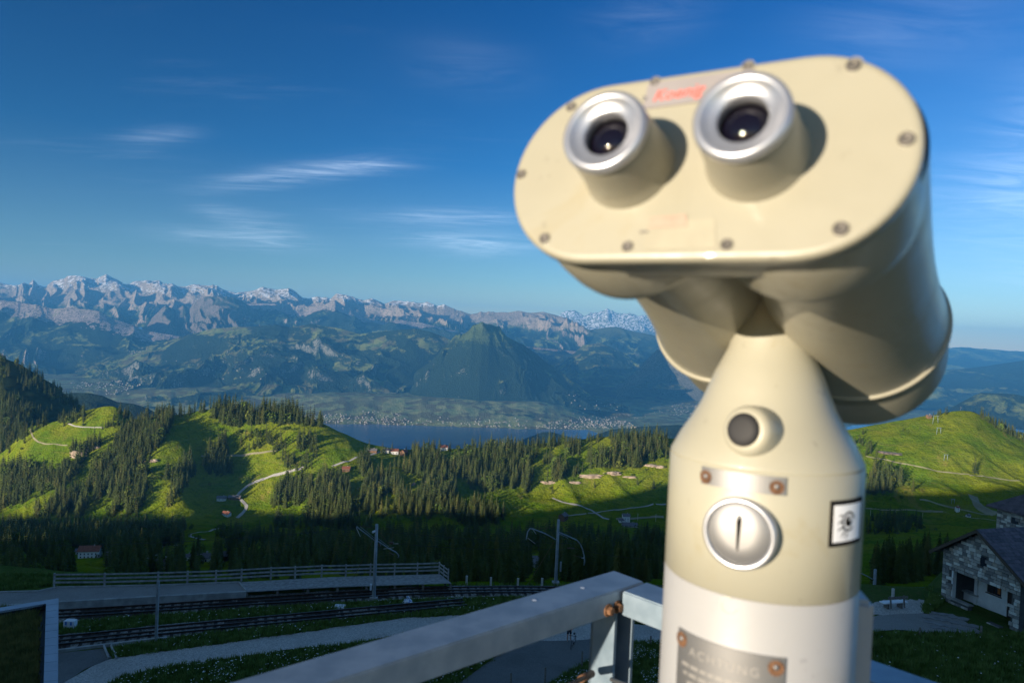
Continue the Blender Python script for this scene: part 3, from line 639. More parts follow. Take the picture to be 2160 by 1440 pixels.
def zn(x, y):
    p = drop(BV_NEAR, x, y); return p.z if p is not None else float(zg(x, y))
def GN(px, py, dz=0.0):
    """pixel -> point on the near ground (first crossing beyond 30 m)"""
    a, b_ = uz(px, py); ys_ = np.linspace(30, 90, 1200); f = b_ * ys_ - zg(a * ys_, ys_)
    k = np.where(f < 0)[0]; y = ys_[k[0]] if len(k) else -25 / b_
    return Vector((a * y, y, zn(a * y, y) + dz))
def resample(pts, n):
    P = np.array([tuple(p)[:2] for p in pts], float); s = np.r_[0, np.cumsum(np.hypot(*np.diff(P, axis=0).T))]
    t_ = np.linspace(0, s[-1], n); return np.stack([np.interp(t_, s, P[:, 0]), np.interp(t_, s, P[:, 1])], 1)
RIB = []
def ribbon(name, top, bot, mat, dz=.06, n=90, m_=8, z=None, wob=0.0, kind='structure', seed=1, **kw):
    RIB.append((top, bot))
    A = resample([GN(*p)[:2] if z is None else G(*p, z)[:2] for p in top], n); B = resample([GN(*p)[:2] if z is None else G(*p, z)[:2] for p in bot], n)
    if wob:
        s = np.arange(n) * .6; A = A + wob * np.stack([0 * s, fbm(s, s * 0, 3, seed)], 1); B = B + wob * np.stack([0 * s, fbm(s, s * 0 + 9, 3, seed)], 1)
    t_ = np.linspace(0, 1, m_)[:, None, None]; P = A[None] * (1 - t_) + B[None] * t_
    Z = np.array([[(zn(x, y) if z is None else z) + dz for x, y in r] for r in P])
    o, _, _ = grid_obj(name, P[..., 0], P[..., 1], Z, mat, kind=kind, **kw); return o

ribbon('path', [(110, 1455), (200, 1402), (233, 1391), (330, 1376), (433, 1363), (560, 1345), (720, 1323), (860, 1304), (960, 1298), (1100, 1296), (1250, 1306), (1400, 1320)],
       [(190, 1462), (260, 1426), (360, 1404), (500, 1386), (650, 1368), (720, 1359), (860, 1340), (960, 1338), (1100, 1352), (1250, 1358), (1400, 1352)], M['path'], wob=.25, dz=.05)
ribbon('path', [(1098, 1350), (1160, 1352), (1240, 1350), (1330, 1340)], [(955, 1452), (1050, 1452), (1150, 1447), (1235, 1398)], M['asphalt'], dz=.09, m_=30)
ribbon('path', [(1400, 1322), (1500, 1322), (1600, 1315), (1700, 1308), (1841, 1300), (1953, 1294), (2010, 1296)], [(1400, 1352), (1500, 1352), (1600, 1350), (1700, 1342), (1841, 1334), (1960, 1334), (2075, 1338)], M['slab'], dz=.06, wob=.1)
ribbon('ballast', [(-260, 1300), (0, 1286), (122, 1280), (520, 1257), (740, 1244), (950, 1238), (1150, 1238), (1370, 1243), (1500, 1250)],
       [(-260, 1345), (0, 1328), (122, 1317), (240, 1304), (500, 1286), (700, 1273), (900, 1263), (1100, 1259), (1370, 1262), (1500, 1270)], M['ballast'], dz=.08, wob=.3, n=140, seed=4)
ribbon('ballast', [(-260, 1375), (0, 1349), (122, 1339), (250, 1329), (433, 1311), (720, 1287), (860, 1275), (980, 1268)],
       [(-260, 1415), (0, 1385), (122, 1374), (330, 1352), (433, 1337), (720, 1307), (860, 1293), (980, 1279)], M['ballast'], dz=.08, wob=.3, n=140, seed=6)
ribbon('forecourt', [(-60, 1400), (122, 1378), (180, 1374), (222, 1369)], [(-60, 1500), (110, 1458), (180, 1412), (236, 1390)], M['asphalt'], dz=.07)
ribbon('gravel_patch', [(1838, 1272), (1880, 1262), (1950, 1266)], [(1842, 1296), (1880, 1299), (1950, 1295)], M['path'], dz=.05, n=30, wob=.3)
# concrete edging by track two and its gutter
kb = MB(); P_ = [GN(-40, 1389), GN(122, 1375), GN(230, 1363), GN(330, 1352), GN(352, 1349)]
for a, b_ in zip(P_[:-1], P_[1:]): kb.bar(a + Vector((0, 0, .1)), b_ + Vector((0, 0, .1)), .22, .25)
kb.build('kerb', M['concrete'], kind='structure')
gt = MB(); a, b_ = GN(226, 1364), GN(237, 1391)
for k in (-.28, .28): gt.bar(a + Vector((k, 0, .12)), b_ + Vector((k, 0, .12)), .12, .16)
gt.build('drain_gutter', M['concrete'], label='short concrete gutter crossing from the near track edging to the grass', cat='gutter')

# ------------------------------------------------------------------ railway tracks
def curve_pts(px, n):
    P = [GN(*p) for p in px]; 
    pts = []
    for i in range(len(P) - 1):
        p0 = P[max(i - 1, 0)]; p1 = P[i]; p2 = P[i + 1]; p3 = P[min(i + 2, len(P) - 1)]
        for k in range(12):
            t_ = k / 12; pts.append(.5 * ((2 * p1) + (p2 - p0) * t_ + (2 * p0 - 5 * p1 + 4 * p2 - p3) * t_ ** 2 + (-p0 + 3 * p1 - 3 * p2 + p3) * t_ ** 3))
    pts.append(P[-1]); A = resample(pts, n); return [Vector((x, y, -24.85)) for x, y in A]
def track(px, label, n):
    C_ = curve_pts(px, n); root = empty('railway_track', C_[0], label=label, cat='railway track', group='rack railway tracks')
    def off(k, dz):
        o = []
        for i, p in enumerate(C_):
            d = (C_[min(i + 1, n - 1)] - C_[max(i - 1, 0)]).normalized(); o.append(p + Vector((-d.y, d.x, 0)) * k + Vector((0, 0, dz)))
        return o
    def prism(pts, w, h, mats, name, mi=0, top=0.0):
        b = MB(); vs = []; fs = []
        for i, p in enumerate(pts):
            d = (pts[min(i + 1, n - 1)] - pts[max(i - 1, 0)]).normalized(); r = Vector((-d.y, d.x, 0)) * w / 2
            vs += [p - r, p + r, p + r + Vector((0, 0, h)), p - r + Vector((0, 0, h))]
        for i in range(n - 1):
            for k in range(4):
                f = (i * 4 + k, i * 4 + (k + 1) % 4, (i + 1) * 4 + (k + 1) % 4, (i + 1) * 4 + k)
                b.f.append(f); b.m.append(1 if k == 2 else 0); b.sm.append(False)
        b.v = [tuple(v) for v in vs]; return b.build(name, mats, root)
    for s in (-.74, .74): prism(off(s, .02), .075, .15, [M['rail_steel'], M['rail_top']], 'rail')
    bed = MB(); 
    for i in range(n - 1):
        a_, b_ = off(-1.05, -.075), off(1.05, -.075); bed.add([a_[i], a_[i + 1], b_[i + 1], b_[i]], [(0, 1, 2, 3)])
        if i == 0: A0_, B0_ = a_, b_
    bed.build('track_bed', M['bed'], root)
    prism(off(0, .02), .12, .12, [M['rail_steel'], M['rail_steel']], 'rack_rail')
    L = sum((C_[i + 1] - C_[i]).length for i in range(n - 1)); ns = min(290, int(L / .75))
    S = resample(C_, ns); me = None
    for i in range(ns):
        d = Vector((*(S[min(i + 1, ns - 1)] - S[max(i - 1, 0)]), 0)).normalized(); ang = math.atan2(d.y, d.x)
        if me is None: mb_ = MB().box((0, 0, 0), (.24, 2.3, .10)); me = mb_.mesh('sleeper', M['sleeper'])
        o = bpy.data.objects.new('sleeper', me); SC.collection.objects.link(o); o.parent = root
        o.location = Vector((S[i][0], S[i][1], -24.93)) - C_[0]; o.rotation_euler = (0, 0, ang)
track([(-230, 1322), (0, 1307), (123, 1300), (330, 1287), (520, 1274), (720, 1261), (850, 1253), (960, 1249), (1100, 1248), (1250, 1250), (1370, 1253), (1500, 1260)], 'further rack railway track curving past the station platform', 120)
track([(-230, 1395), (0, 1368), (123, 1357), (333, 1336), (520, 1318), (720, 1299), (860, 1286), (980, 1275)], 'nearer rack railway track between the grass strips', 100)

# ------------------------------------------------------------------ platform, deck, railing
zp = -24.35
def extr(mb_, poly, z0, z1, mi=0):
    n = len(poly); vs = [Vector((p[0], p[1], z1)) for p in poly] + [Vector((p[0], p[1], z0)) for p in poly]
    mb_.add(vs, [tuple(range(n))] + [(i, (i + 1) % n, n + (i + 1) % n, n + i) for i in range(n)], mi)
plat = [G(-160, 1290, zp), G(0, 1276, zp), G(122, 1268, zp), G(520, 1246, zp), G(504, 1228, zp), G(350, 1234, zp), G(117, 1239, zp), G(80, 1247, zp), G(0, 1249, zp), G(-160, 1252, zp)]
pr_ = empty('station_platform', plat[2], label='asphalt station platform with concrete edge beside the far track', cat='platform')
b = MB(); extr(b, plat, -25.3, zp); b.build('platform_surface', M['slab'], pr_)
b = MB()
for a, c in ((plat[0], plat[1]), (plat[1], plat[2]), (plat[2], plat[3])): b.bar(Vector((a.x, a.y - .05, zp - .35)), Vector((c.x, c.y - .05, zp - .35)), .3, .76)
b.build('edge_beam', M['concrete'], pr_)
b = MB()
for a, c in ((plat[3], plat[4]), (plat[4], plat[5]), (plat[5], plat[6]), (plat[6], plat[7]), (plat[7], plat[8]), (plat[8], plat[9])): b.bar(Vector((a.x, a.y, zp + .04)), Vector((c.x, c.y, zp + .04)), .16, .12)
b.build('kerb_stone', M['concrete'], pr_)
dz_ = -24.35; dc = [G(521, 1247, dz_), G(700, 1237, dz_), G(952, 1229, dz_), G(928, 1210, dz_), G(700, 1216, dz_), G(506, 1227, dz_)]
dk_ = empty('timber_platform', dc[0], label='weathered timber deck extending the station platform', cat='platform')
A_ = resample([dc[0], dc[1], dc[2]], 8); B_ = resample([dc[5], dc[4], dc[3]], 8); npl = 34
for k in range(npl):
    b = MB()
    for i in range(7):
        t0, t1 = k / npl, (k + .93) / npl
        q = [A_[i] * (1 - t0) + B_[i] * t0, A_[i + 1] * (1 - t0) + B_[i + 1] * t0, A_[i + 1] * (1 - t1) + B_[i + 1] * t1, A_[i] * (1 - t1) + B_[i] * t1]
        if i < 6 or True: extr(b, q, dz_ - .05, dz_ + random.Random(k).uniform(-.008, .008))
    b.build('plank', M['timber'], dk_)
b = MB()
for i in range(8):
    a, c = A_[i] * .97 + B_[i] * .03, B_[i] * .97 + A_[i] * .03; b.bar((a[0], a[1], dz_ - .17), (c[0], c[1], dz_ - .17), .14, .2)
    for t_ in (.03, .5, .97): p = A_[i] * (1 - t_) + B_[i] * t_; b.box((p[0], p[1], -24.85), (.2, .2, .6))
b.build('joist', M['post'], dk_)
# three-board railing along the back
rl_px = [(114, 1236), (220, 1235), (333, 1232), (395, 1230), (455, 1228), (509, 1225), (571, 1221), (622, 1219), (678, 1216), (729, 1215), (781, 1213), (832, 1212), (880, 1211), (926, 1209)]
rp = [G(x, y, -24.45) for x, y in rl_px]; rend = G(945, 1224, -24.45)
rr_ = empty('platform_railing', rp[0], label='three-board grey timber railing along the back of the platform', cat='railing')
for p in rp + [rend, rp[-1].lerp(rend, .5)]: MB().box(p + Vector((0, 0, .58)), (.13, .13, 1.16)).build('post', M['timber'], rr_)
for h in (.38, .72, 1.08):
    for a, c in list(zip(rp[:-1], rp[1:])) + [(rp[-1], rend)]:
        d = (c - a).normalized(); o_ = Vector((d.y, -d.x, 0)) * .09
        MB().bar(a + o_ + Vector((0, 0, h)) + d * .01, c + o_ + Vector((0, 0, h)) - d * .01, .045, .15 if h < 1 else .13).build('rail_board', M['timber'], rr_)

# ------------------------------------------------------------------ catenary masts
def mast(px_b, px_t, depth, label, arms, stay):
    x = uz(*px_b)[0] * depth; zb = -25.1; zt = at(*px_t, depth).z; base = Vector((x, depth, zb))
    r = empty('catenary_mast', base, label=label, cat='railway mast', group='catenary masts along the rack railway')
    b = MB(); H = zt - zb
    b.lathe([(.17, 0), (.15, H * .5), (.13, H)], base, (0, 0, 1), 12); b.disc(base + Vector((0, 0, H)), (0, 0, 1), .13, 12); b.build('pole', M['galv_dull'], r)
    MB().box(base + Vector((0, 0, .1)), (.7, .7, .5)).build('footing', M['concrete'], r)
    for pts, rad, mt in arms:
        P = [at(a, c, depth + dd) for a, c, dd in pts]
        MB().tube(P, rad, 8).build('bracket_arm' if mt == 'galv_dull' else ('insulator' if mt in ('insul', 'white_plastic') else 'tie_rod'), M[mt], r)
    for (a, c) in stay: MB().tube([a, c], .022, 6).build('stay_wire', M['rust'], r)
    return r, base, H
D1 = 64
mr1, b1, H1 = mast((788, 1270), (795, 1105), D1, 'grey catenary mast with straight drooping arms in front of the timber deck', [
    ([(791, 1140, 0), (757, 1114, -1.6), (753, 1110, -1.8), (752, 1113, -1.9)], .055, 'galv_dull'), ([(752, 1113, -1.9), (760, 1131, -1.9)], .03, 'post_pale'),
    ([(791, 1135, 0), (760, 1110, -1.6)], .022, 'galv_dull'),
    ([(792, 1113, 0), (760, 1109, -1.5)], .02, 'rust'), ([(793, 1138, 0), (820, 1156, 1.8), (835, 1164, 2.6), (841, 1171, 3.0), (840, 1176, 3.0)], .06, 'galv_dull'),
    ([(797, 1117, 0), (822, 1149, 2.0)], .02, 'rust'), ([(796, 1134, 0), (820, 1152, 1.9)], .022, 'galv_dull'),
    ([(786, 1122, -.3), (792, 1119, 0)], .10, 'white_plastic'), ([(809, 1157, 1), (831, 1154, 1)], .025, 'post_pale'), ([(822, 1144, 1), (830, 1145, 1)], .13, 'insul'), ([(830, 1146, 1), (840, 1146, 1)], .03, 'post_pale'),
    ([(799, 1149, .3), (803, 1149, .3)], .12, 'insul'), ([(822, 1165, 2), (831, 1170, 2.2)], .04, 'insul')],
    [(at(786, 1139, D1), GN(737, 1222)), ])
MB().box(b1 + Vector((-.28, -.1, 1.25)), (.14, .2, .55)).build('switch_box', M['white_plastic'], mr1)
D2 = 70
mr2, b2, H2 = mast((1171, 1250), (1178, 1095), D2, 'grey catenary mast with two curved drooping arms beside the white posts', [
    ([(1175, 1139, 0), (1150, 1125, -1.2), (1124, 1115, -2.2), (1118, 1114, -2.4), (1113, 1121, -2.5), (1111, 1131, -2.6), (1110, 1138, -2.6)], .06, 'galv_dull'),
    ([(1113, 1134, -2.6), (1129, 1146, -2.4)], .025, 'post_pale'), ([(1124, 1116, -2.2), (1131, 1126, -2.1)], .03, 'post_pale'),
    ([(1176, 1110, 0), (1130, 1115, -2)], .02, 'rust'), ([(1175, 1120, 0), (1195, 1129, 1), (1217, 1139, 2), (1224, 1147, 2.4), (1229, 1159, 2.5), (1232, 1172, 2.6), (1233, 1183, 2.6), (1232, 1191, 2.6)], .065, 'galv_dull'),
    ([(1176, 1124, 0), (1198, 1134, 1)], .025, 'galv_dull'), ([(1179, 1098, 0), (1208, 1129, 1.6)], .02, 'rust'),
    ([(1227, 1176, 2.5), (1232, 1176, 2.5)], .05, 'white_plastic'), ([(1209, 1170, 2.2), (1230, 1176, 2.4)], .018, 'insul'), ([(1197, 1155, 1.5), (1212, 1156, 1.5)], .05, 'insul')],
    [(at(1169, 1141, D2), GN(1112, 1236))])
MB().box(b2 + Vector((.42, -.1, 1.9)), (.16, .2, .95)).build('switch_box', M['galv_dull'], mr2)
D3 = 66
x3 = uz(1846, 1205)[0] * D3
r3 = empty('catenary_mast', (x3, D3, -31), label='distant catenary mast beyond the wooden bench, its lower part hidden by grass', cat='railway mast', group='catenary masts along the rack railway')
zt3 = at(1846, 1200, D3).z
MB().lathe([(.15, 0), (.13, zt3 + 31)], (x3, D3, -31), (0, 0, 1), 12).disc((x3, D3, zt3), (0, 0, 1), .13, 12).build('pole', M['galv_dull'], r3)
MB().tube([at(1843, 1222, D3), at(1822, 1211, D3 - 1), at(1800, 1202, D3 - 2)], .05, 8).build('bracket_arm', M['galv_dull'], r3)
# contact wires
def wire(a, c, sag, label, r=.018):
    P = [a.lerp(c, t_ / 12) - Vector((0, 0, sag * 4 * (t_ / 12) * (1 - t_ / 12))) for t_ in range(13)]
    MB().tube(P, r, 5).build('overhead_wire', M['darkmetal'], label=label, cat='wire', group='overhead wires of the railway')
wire(at(830, 1122, 65), at(1230, 1146, 71), .2, 'thin overhead wire strung between the two catenary masts')
wire(at(840, 1146, 65), at(1212, 1156, 71), .3, 'thin contact wire hanging lower between the two catenary masts')
wire(at(1212, 1156, 71), at(1390, 1180, 67), .2, 'thin contact wire leading right from the curved-arm mast')
wire(at(752, 1113, 62), at(-60, 1150, 62), .5, 'thin overhead wire leading left from the straight-arm mast')

# lone pole, boxes, posts
def pole(px_b, px_t, r_, mt, label, cat, name, group=None, dep=None, sq=False):
    p = GN(*px_b); h = at(*px_t, p.y).z - p.z
    b = MB()
    if sq: b.box(p + Vector((0, 0, h / 2)), (r_ * 2, r_ * 2, h + .2))
    else: b.lathe([(r_, -.3), (r_, h - .03), (r_ * .6, h)], p, (0, 0, 1), 10).disc(p + Vector((0, 0, h)), (0, 0, 1), r_ * .6, 10)
    return b.build(name, M[mt], origin=p, label=label, cat=cat, group=group, bevel=0)
pole((329, 1356), (331, 1227), .085, 'galv_dull', 'lone square grey metal pole standing beside the nearer track', 'pole', 'metal_pole', sq=True)
for i, (a, c, h_) in enumerate([(984, 1231, 15), (1035, 1235, 16), (1092, 1238, 17), (1143, 1239, 18)]):
    pole((a, c), (a, c - h_), .10, 'post_pale', ['leftmost pale fence post behind the far track, near the deck end', 'second pale fence post behind the far track', 'third pale fence post behind the far track', 'fourth pale fence post behind the track, beside the curved-arm mast'][i], 'fence post', 'fence_post', 'pale posts behind the track', sq=True)
for i, (a, c, h_) in enumerate([(1077, 1452, 34), (1149, 1446, 40), (1227, 1408, 36)]):
    pole((a, c), (a, c - h_), .07, 'post', ['dark post in the grass, left of the three below the handrail', 'dark post in the daisies, middle of the three below the handrail', 'dark post on the path edge just left of the handrail upright'][i], 'fence post', 'fence_post', 'dark posts along the lower path')
for i, (a, c, h_) in enumerate([(1372, 1362, 22), (1940, 1342, 20), (2069, 1341, 22), (1883, 1264, 24)]):
    pole((a, c), (a, c - h_), .07 if i < 3 else .11, 'post' if i < 3 else 'post_pale', ['dark post on the path edge left of the binocular column', 'dark post on the path below the bench', 'dark post beside the path in front of the stone house', 'pale round post behind the bench'][i], 'fence post', 'fence_post', 'posts by the upper path')
p = GN(148, 1326); r = empty('track_cabinet', p, label='white and blue plastic cabinet in the grass between the tracks', cat='cabinet')
MB().box(p + Vector((0, 0, .35)), (.85, .5, .7)).build('cabinet_body', M['white_plastic'], r, bevel=.03)
for k in (-.2, .2): MB().box(p + Vector((k, -.26, .52)), (.14, .04, .26)).build('blue_panel', M['blue_plastic'], r)
p = GN(717, 1283); MB().box(p + Vector((0, 0, .13)), (.95, .55, .3), Matrix.Rotation(.25, 3, 'X')).build('plastic_tray', M['white_plastic'], bevel=.05, label='white plastic tray lying in the grass between the tracks', cat='tray')
p = GN(860, 1273); b = MB()
rg = random.Random(4); n = 14; vs = []; fs = []
for i, (rr0, hh) in enumerate([(.42, 0), (.5, .15), (.38, .34), (.16, .48), (.06, .55), (.16, .66)]):
    for k in range(n): a = 2 * math.pi * k / n; q = rr0 * rg.uniform(.8, 1.15); vs.append(p + Vector((q * math.cos(a), q * math.sin(a), hh * rg.uniform(.9, 1.1))))
for i in range(5):
    for k in range(n): fs.append((i * n + k, i * n + (k + 1) % n, (i + 1) * n + (k + 1) % n, (i + 1) * n + k)); 
b.add(vs, fs); b.m = [1 if (k % 5) == 0 else 0 for k in range(len(b.f))]
b.build('plastic_bag', [M['white_plastic'], M['blue_plastic']], label='crumpled white and blue plastic bag lying by the far track', cat='bag')

# ------------------------------------------------------------------ grass tufts and daisies on the bench
def inpoly(x, y, poly):
    r = np.zeros(len(x), bool); n = len(poly)
    for i in range(n):
        x0, y0 = poly[i]; x1, y1 = poly[(i + 1) % n]
        c = ((y0 > y) != (y1 > y)) & (x < (x1 - x0) * (y - y0) / (y1 - y0 + 1e-12) + x0); r ^= c
    return r
_rng = np.random.default_rng(5)
def px_scatter(poly, n, excl=True):
    P = np.array(poly, float); lo, hi = P.min(0), P.max(0); x = _rng.uniform(lo[0], hi[0], n * 3); y = _rng.uniform(lo[1], hi[1], n * 3)
    k = inpoly(x, y, poly)
    if excl:
        for tp, bt in RIB: k &= ~inpoly(x, y, list(tp) + list(bt)[::-1])
    return x[k][:n], y[k][:n]
def uz_np(x, y):
    d = np.array(CF)[None] + np.array(CR)[None] * ((x - 1080) / FPX)[:, None] - np.array(CU)[None] * ((y - 720) / FPX)[:, None]
    return d[:, 0] / d[:, 1], d[:, 2] / d[:, 1]
def ground_np(x, y):
    a, b_ = uz_np(x, y); d = -24.0 / b_
    for _ in range(25): d = .5 * d + .5 * zg(a * d, d) / b_
    return np.stack([a * d, d, zg(a * d, d)], 1)
def tufts(name, polys, hgt, mat, wdt=.05, label=None):
    V = []; 
    for poly, n in polys:
        x, y = px_scatter(poly, n); P = ground_np(x, y); P = P[(P[:, 1] > 34) & (P[:, 1] < 72)]
        for k in range(5):
            m_ = len(P); a = _rng.uniform(0, 6.28, m_); h = hgt * _rng.uniform(.5, 1.3, m_); o = _rng.normal(0, .09, (m_, 2)); w_ = wdt * _rng.uniform(.6, 1.3, m_)
            c = P.copy(); c[:, :2] += o; dx = np.stack([np.cos(a) * w_, np.sin(a) * w_, 0 * a], 1); tip = c + np.stack([_rng.normal(0, .1, m_), _rng.normal(0, .1, m_), h], 1)
            V.append(np.stack([c - dx, c + dx, tip], 1))
    V = np.concatenate(V).reshape(-1, 3).astype(np.float32); nf = len(V) // 3
    me = bpy.data.meshes.new(name); me.vertices.add(len(V)); me.vertices.foreach_set('co', V.ravel()); me.loops.add(len(V)); me.loops.foreach_set('vertex_index', np.arange(len(V), dtype=np.int32))
    me.polygons.add(nf); me.polygons.foreach_set('loop_start', np.arange(0, len(V), 3, dtype=np.int32)); me.update(calc_edges=True); me.materials.append(mat)
    o = bpy.data.objects.new(name, me); SC.collection.objects.link(o); return prop(o, label=label, kind='stuff')
G_mid = [(122, 1318), (240, 1305), (500, 1287), (700, 1274), (900, 1264), (1100, 1260), (1400, 1262), (1400, 1300), (1100, 1292), (960, 1290), (860, 1275), (720, 1287), (433, 1311), (250, 1329), (122, 1339)]
G_low = [(236, 1392), (240, 1368), (330, 1353), (433, 1338), (720, 1308), (860, 1294), (960, 1282), (1100, 1280), (1300, 1290), (1300, 1306), (1100, 1297), (960, 1297), (860, 1303), (720, 1323), (433, 1362), (330, 1376)]
G_bot = [(190, 1470), (260, 1427), (360, 1405), (500, 1387), (650, 1369), (860, 1341), (960, 1339), (1100, 1352), (1104, 1392), (960, 1452), (900, 1480), (200, 1480)]
G_bot2 = [(1150, 1450), (1232, 1399), (1330, 1356), (1400, 1354), (1400, 1460), (1150, 1460)]
G_r1 = [(1820, 1236), (1985, 1236), (1990, 1268), (1953, 1292), (1841, 1299), (1820, 1300)]
G_r2 = [(1400, 1354), (1841, 1336), (2060, 1337), (2170, 1338), (2170, 1470), (1400, 1470)]
G_top = [(-20, 1212), (114, 1212), (500, 1212), (960, 1215), (1400, 1222), (1400, 1243), (1150, 1237), (950, 1236), (900, 1206), (500, 1228), (117, 1236), (-20, 1247)]
G_bush = [(1325, 1338), (1340, 1306), (1395, 1312), (1395, 1336)]
tufts('grass', [(G_mid, 7500), (G_low, 7000), (G_bot, 8000), (G_bot2, 3500), (G_r1, 4200), (G_r2, 9000), (G_top, 3500), (G_bush, 900)], .33, M['blades'])
def daisies(name, polys):
    V = []; F = []
    for poly, n in polys:
        x, y = px_scatter(poly, n); P = ground_np(x, y)
        P = P[(vn(P[:, 0] * .8, P[:, 1] * .8, 77) > .42)]
        for p in P:
            b0 = len(V); r0 = _rng.uniform(.025, .055); h = _rng.uniform(.22, .36); tx, ty = _rng.normal(0, .3, 2)
            for k in range(6): a = k * 1.047; V.append((p[0] + r0 * math.cos(a), p[1] + r0 * math.sin(a), p[2] + h + r0 * (tx * math.cos(a) + ty * math.sin(a)) - .3 * r0))
            F.append(tuple(range(b0, b0 + 6)))
    me = bpy.data.meshes.new(name); me.from_pydata(V, [], F); me.materials.append(M['daisy']); o = bpy.data.objects.new(name, me); SC.collection.objects.link(o); prop(o, kind='stuff')
daisies('daisies', [([(560, 1440), (640, 1400), (860, 1345), (960, 1345), (900, 1420), (700, 1450)], 4200), (G_bot, 1500), (G_bot2, 1300), (G_mid, 500), (G_low, 500), (G_r2, 260), (G_r1, 60)])

# ------------------------------------------------------------------ building with planted roof, lower left
zr = -9.0
c_in = [G(97, 1272, zr), G(91, 1470, zr)]; c_out = [G(122, 1261, zr), G(120, 1470, zr)]
l_out = G(-200, 1312, zr); l_in = G(-200, 1322, zr)
bd = empty('flat_roof_building', c_out[0], label='flat building with planted roof and metal coping, lower left corner', cat='building')
far_l = l_out; back_l = Vector((l_out.x - 1, c_out[1].y - 4, zr)); near_r = c_out[1] + (c_out[1] - c_out[0]).normalized() * 3
b = MB(); extr(b, [c_out[0], far_l, back_l, near_r], -26, zr - .25)
bw = b.build('wall', M['wall_render'], bd)
b = MB(); dx_ = Vector((0, 0, .02))
b.sheet([Vector((p.x, p.y, zr - .22)) for p in (c_out[0], far_l, back_l, near_r)]); b.build('roof_planting', M['sedum'], bd)
def slab_q(name, q, th=.06, mt='coping'):
    b = MB(); n = len(q); vs = [Vector(v) for v in q] + [Vector(v) - Vector((0, 0, th)) for v in q]
    b.add(vs, [tuple(range(n)), tuple(range(2 * n - 1, n - 1, -1))] + [(i, n + i, n + (i + 1) % n, (i + 1) % n) for i in range(n)]); return b.build(name, M[mt], bd)
seams = [1261, 1273, 1286, 1300, 1314, 1328, 1343, 1359, 1377, 1394, 1413, 1434, 1455, 1480]
for k in range(len(seams) - 1):
    q = []
    for yy, g_ in ((seams[k], .0), (seams[k + 1] - .7, .0)):
        o_ = G(122 - (yy - 1261) * .011, yy, zr); i_ = G(97 - (yy - 1272) * .03 if yy > 1272 else 97, max(yy + 3.2, 1272), zr); q += [o_, i_]
    slab_q('coping_panel', [q[0], q[1], q[3], q[2]])
b = MB(); b.bar(Vector((c_out[0].x, c_out[0].y, zr - .16)), Vector((near_r.x, near_r.y, zr - .16)), .04, .3); b.build('fascia', M['coping'], bd)
steps = 5
for k in range(steps):
    t0, t1 = k / steps, (k + .985) / steps
    slab_q('coping_panel', [c_out[0].lerp(l_out, t0), c_out[0].lerp(l_out, t1), c_in[0].lerp(l_in, t1), c_in[0].lerp(l_in, t0)])
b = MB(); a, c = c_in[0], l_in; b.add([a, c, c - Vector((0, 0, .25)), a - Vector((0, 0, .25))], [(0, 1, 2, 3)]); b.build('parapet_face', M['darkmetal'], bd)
b = MB(); q = [G(97, 1276, zr - .2), G(70, 1280, zr - .2), G(60, 1480, zr - .2), G(91, 1480, zr - .2)]; b.sheet(q); b.build('dark_margin', M['darkmetal'], bd)  # flat dark strip along the inner side of the side coping
V = []; rgx = np.random.default_rng(9)
x, y = rgx.uniform(-20, 96, 5200), rgx.uniform(1284, 1450, 5200); ok = (x < 82 - (y - 1284) * .03); x, y = x[ok], y[ok]; a_, b2_ = uz_np(x, y); d_ = (zr - .22) / b2_
P = np.stack([a_ * d_, d_, 0 * d_ + zr - .22], 1)
for k in range(3):
    a = rgx.uniform(0, 6.28, len(P)); c = P + np.stack([rgx.normal(0, .04, len(P)), rgx.normal(0, .04, len(P)), 0 * a], 1); dx2 = np.stack([np.cos(a) * .018, np.sin(a) * .018, 0 * a], 1)
    V.append(np.stack([c - dx2, c + dx2, c + np.stack([rgx.normal(0, .04, len(P)), rgx.normal(0, .04, len(P)), rgx.uniform(.06, .2, len(P))], 1)], 1))
V = np.concatenate(V).reshape(-1, 3) - np.array(wl(bd)); me = bpy.data.meshes.new('roof_grass'); me.from_pydata(V.tolist(), [], [(i, i + 1, i + 2) for i in range(0, len(V), 3)])
M['roof_blades'] = simple('roof_grass_blades', (.15, .17, .03), .9, var=.4, scale=3, var2=(.22, .20, .05)); me.materials.append(M['roof_blades'])
o = bpy.data.objects.new('roof_grass', me); SC.collection.objects.link(o); o.parent = bd; o['kind'] = 'stuff'
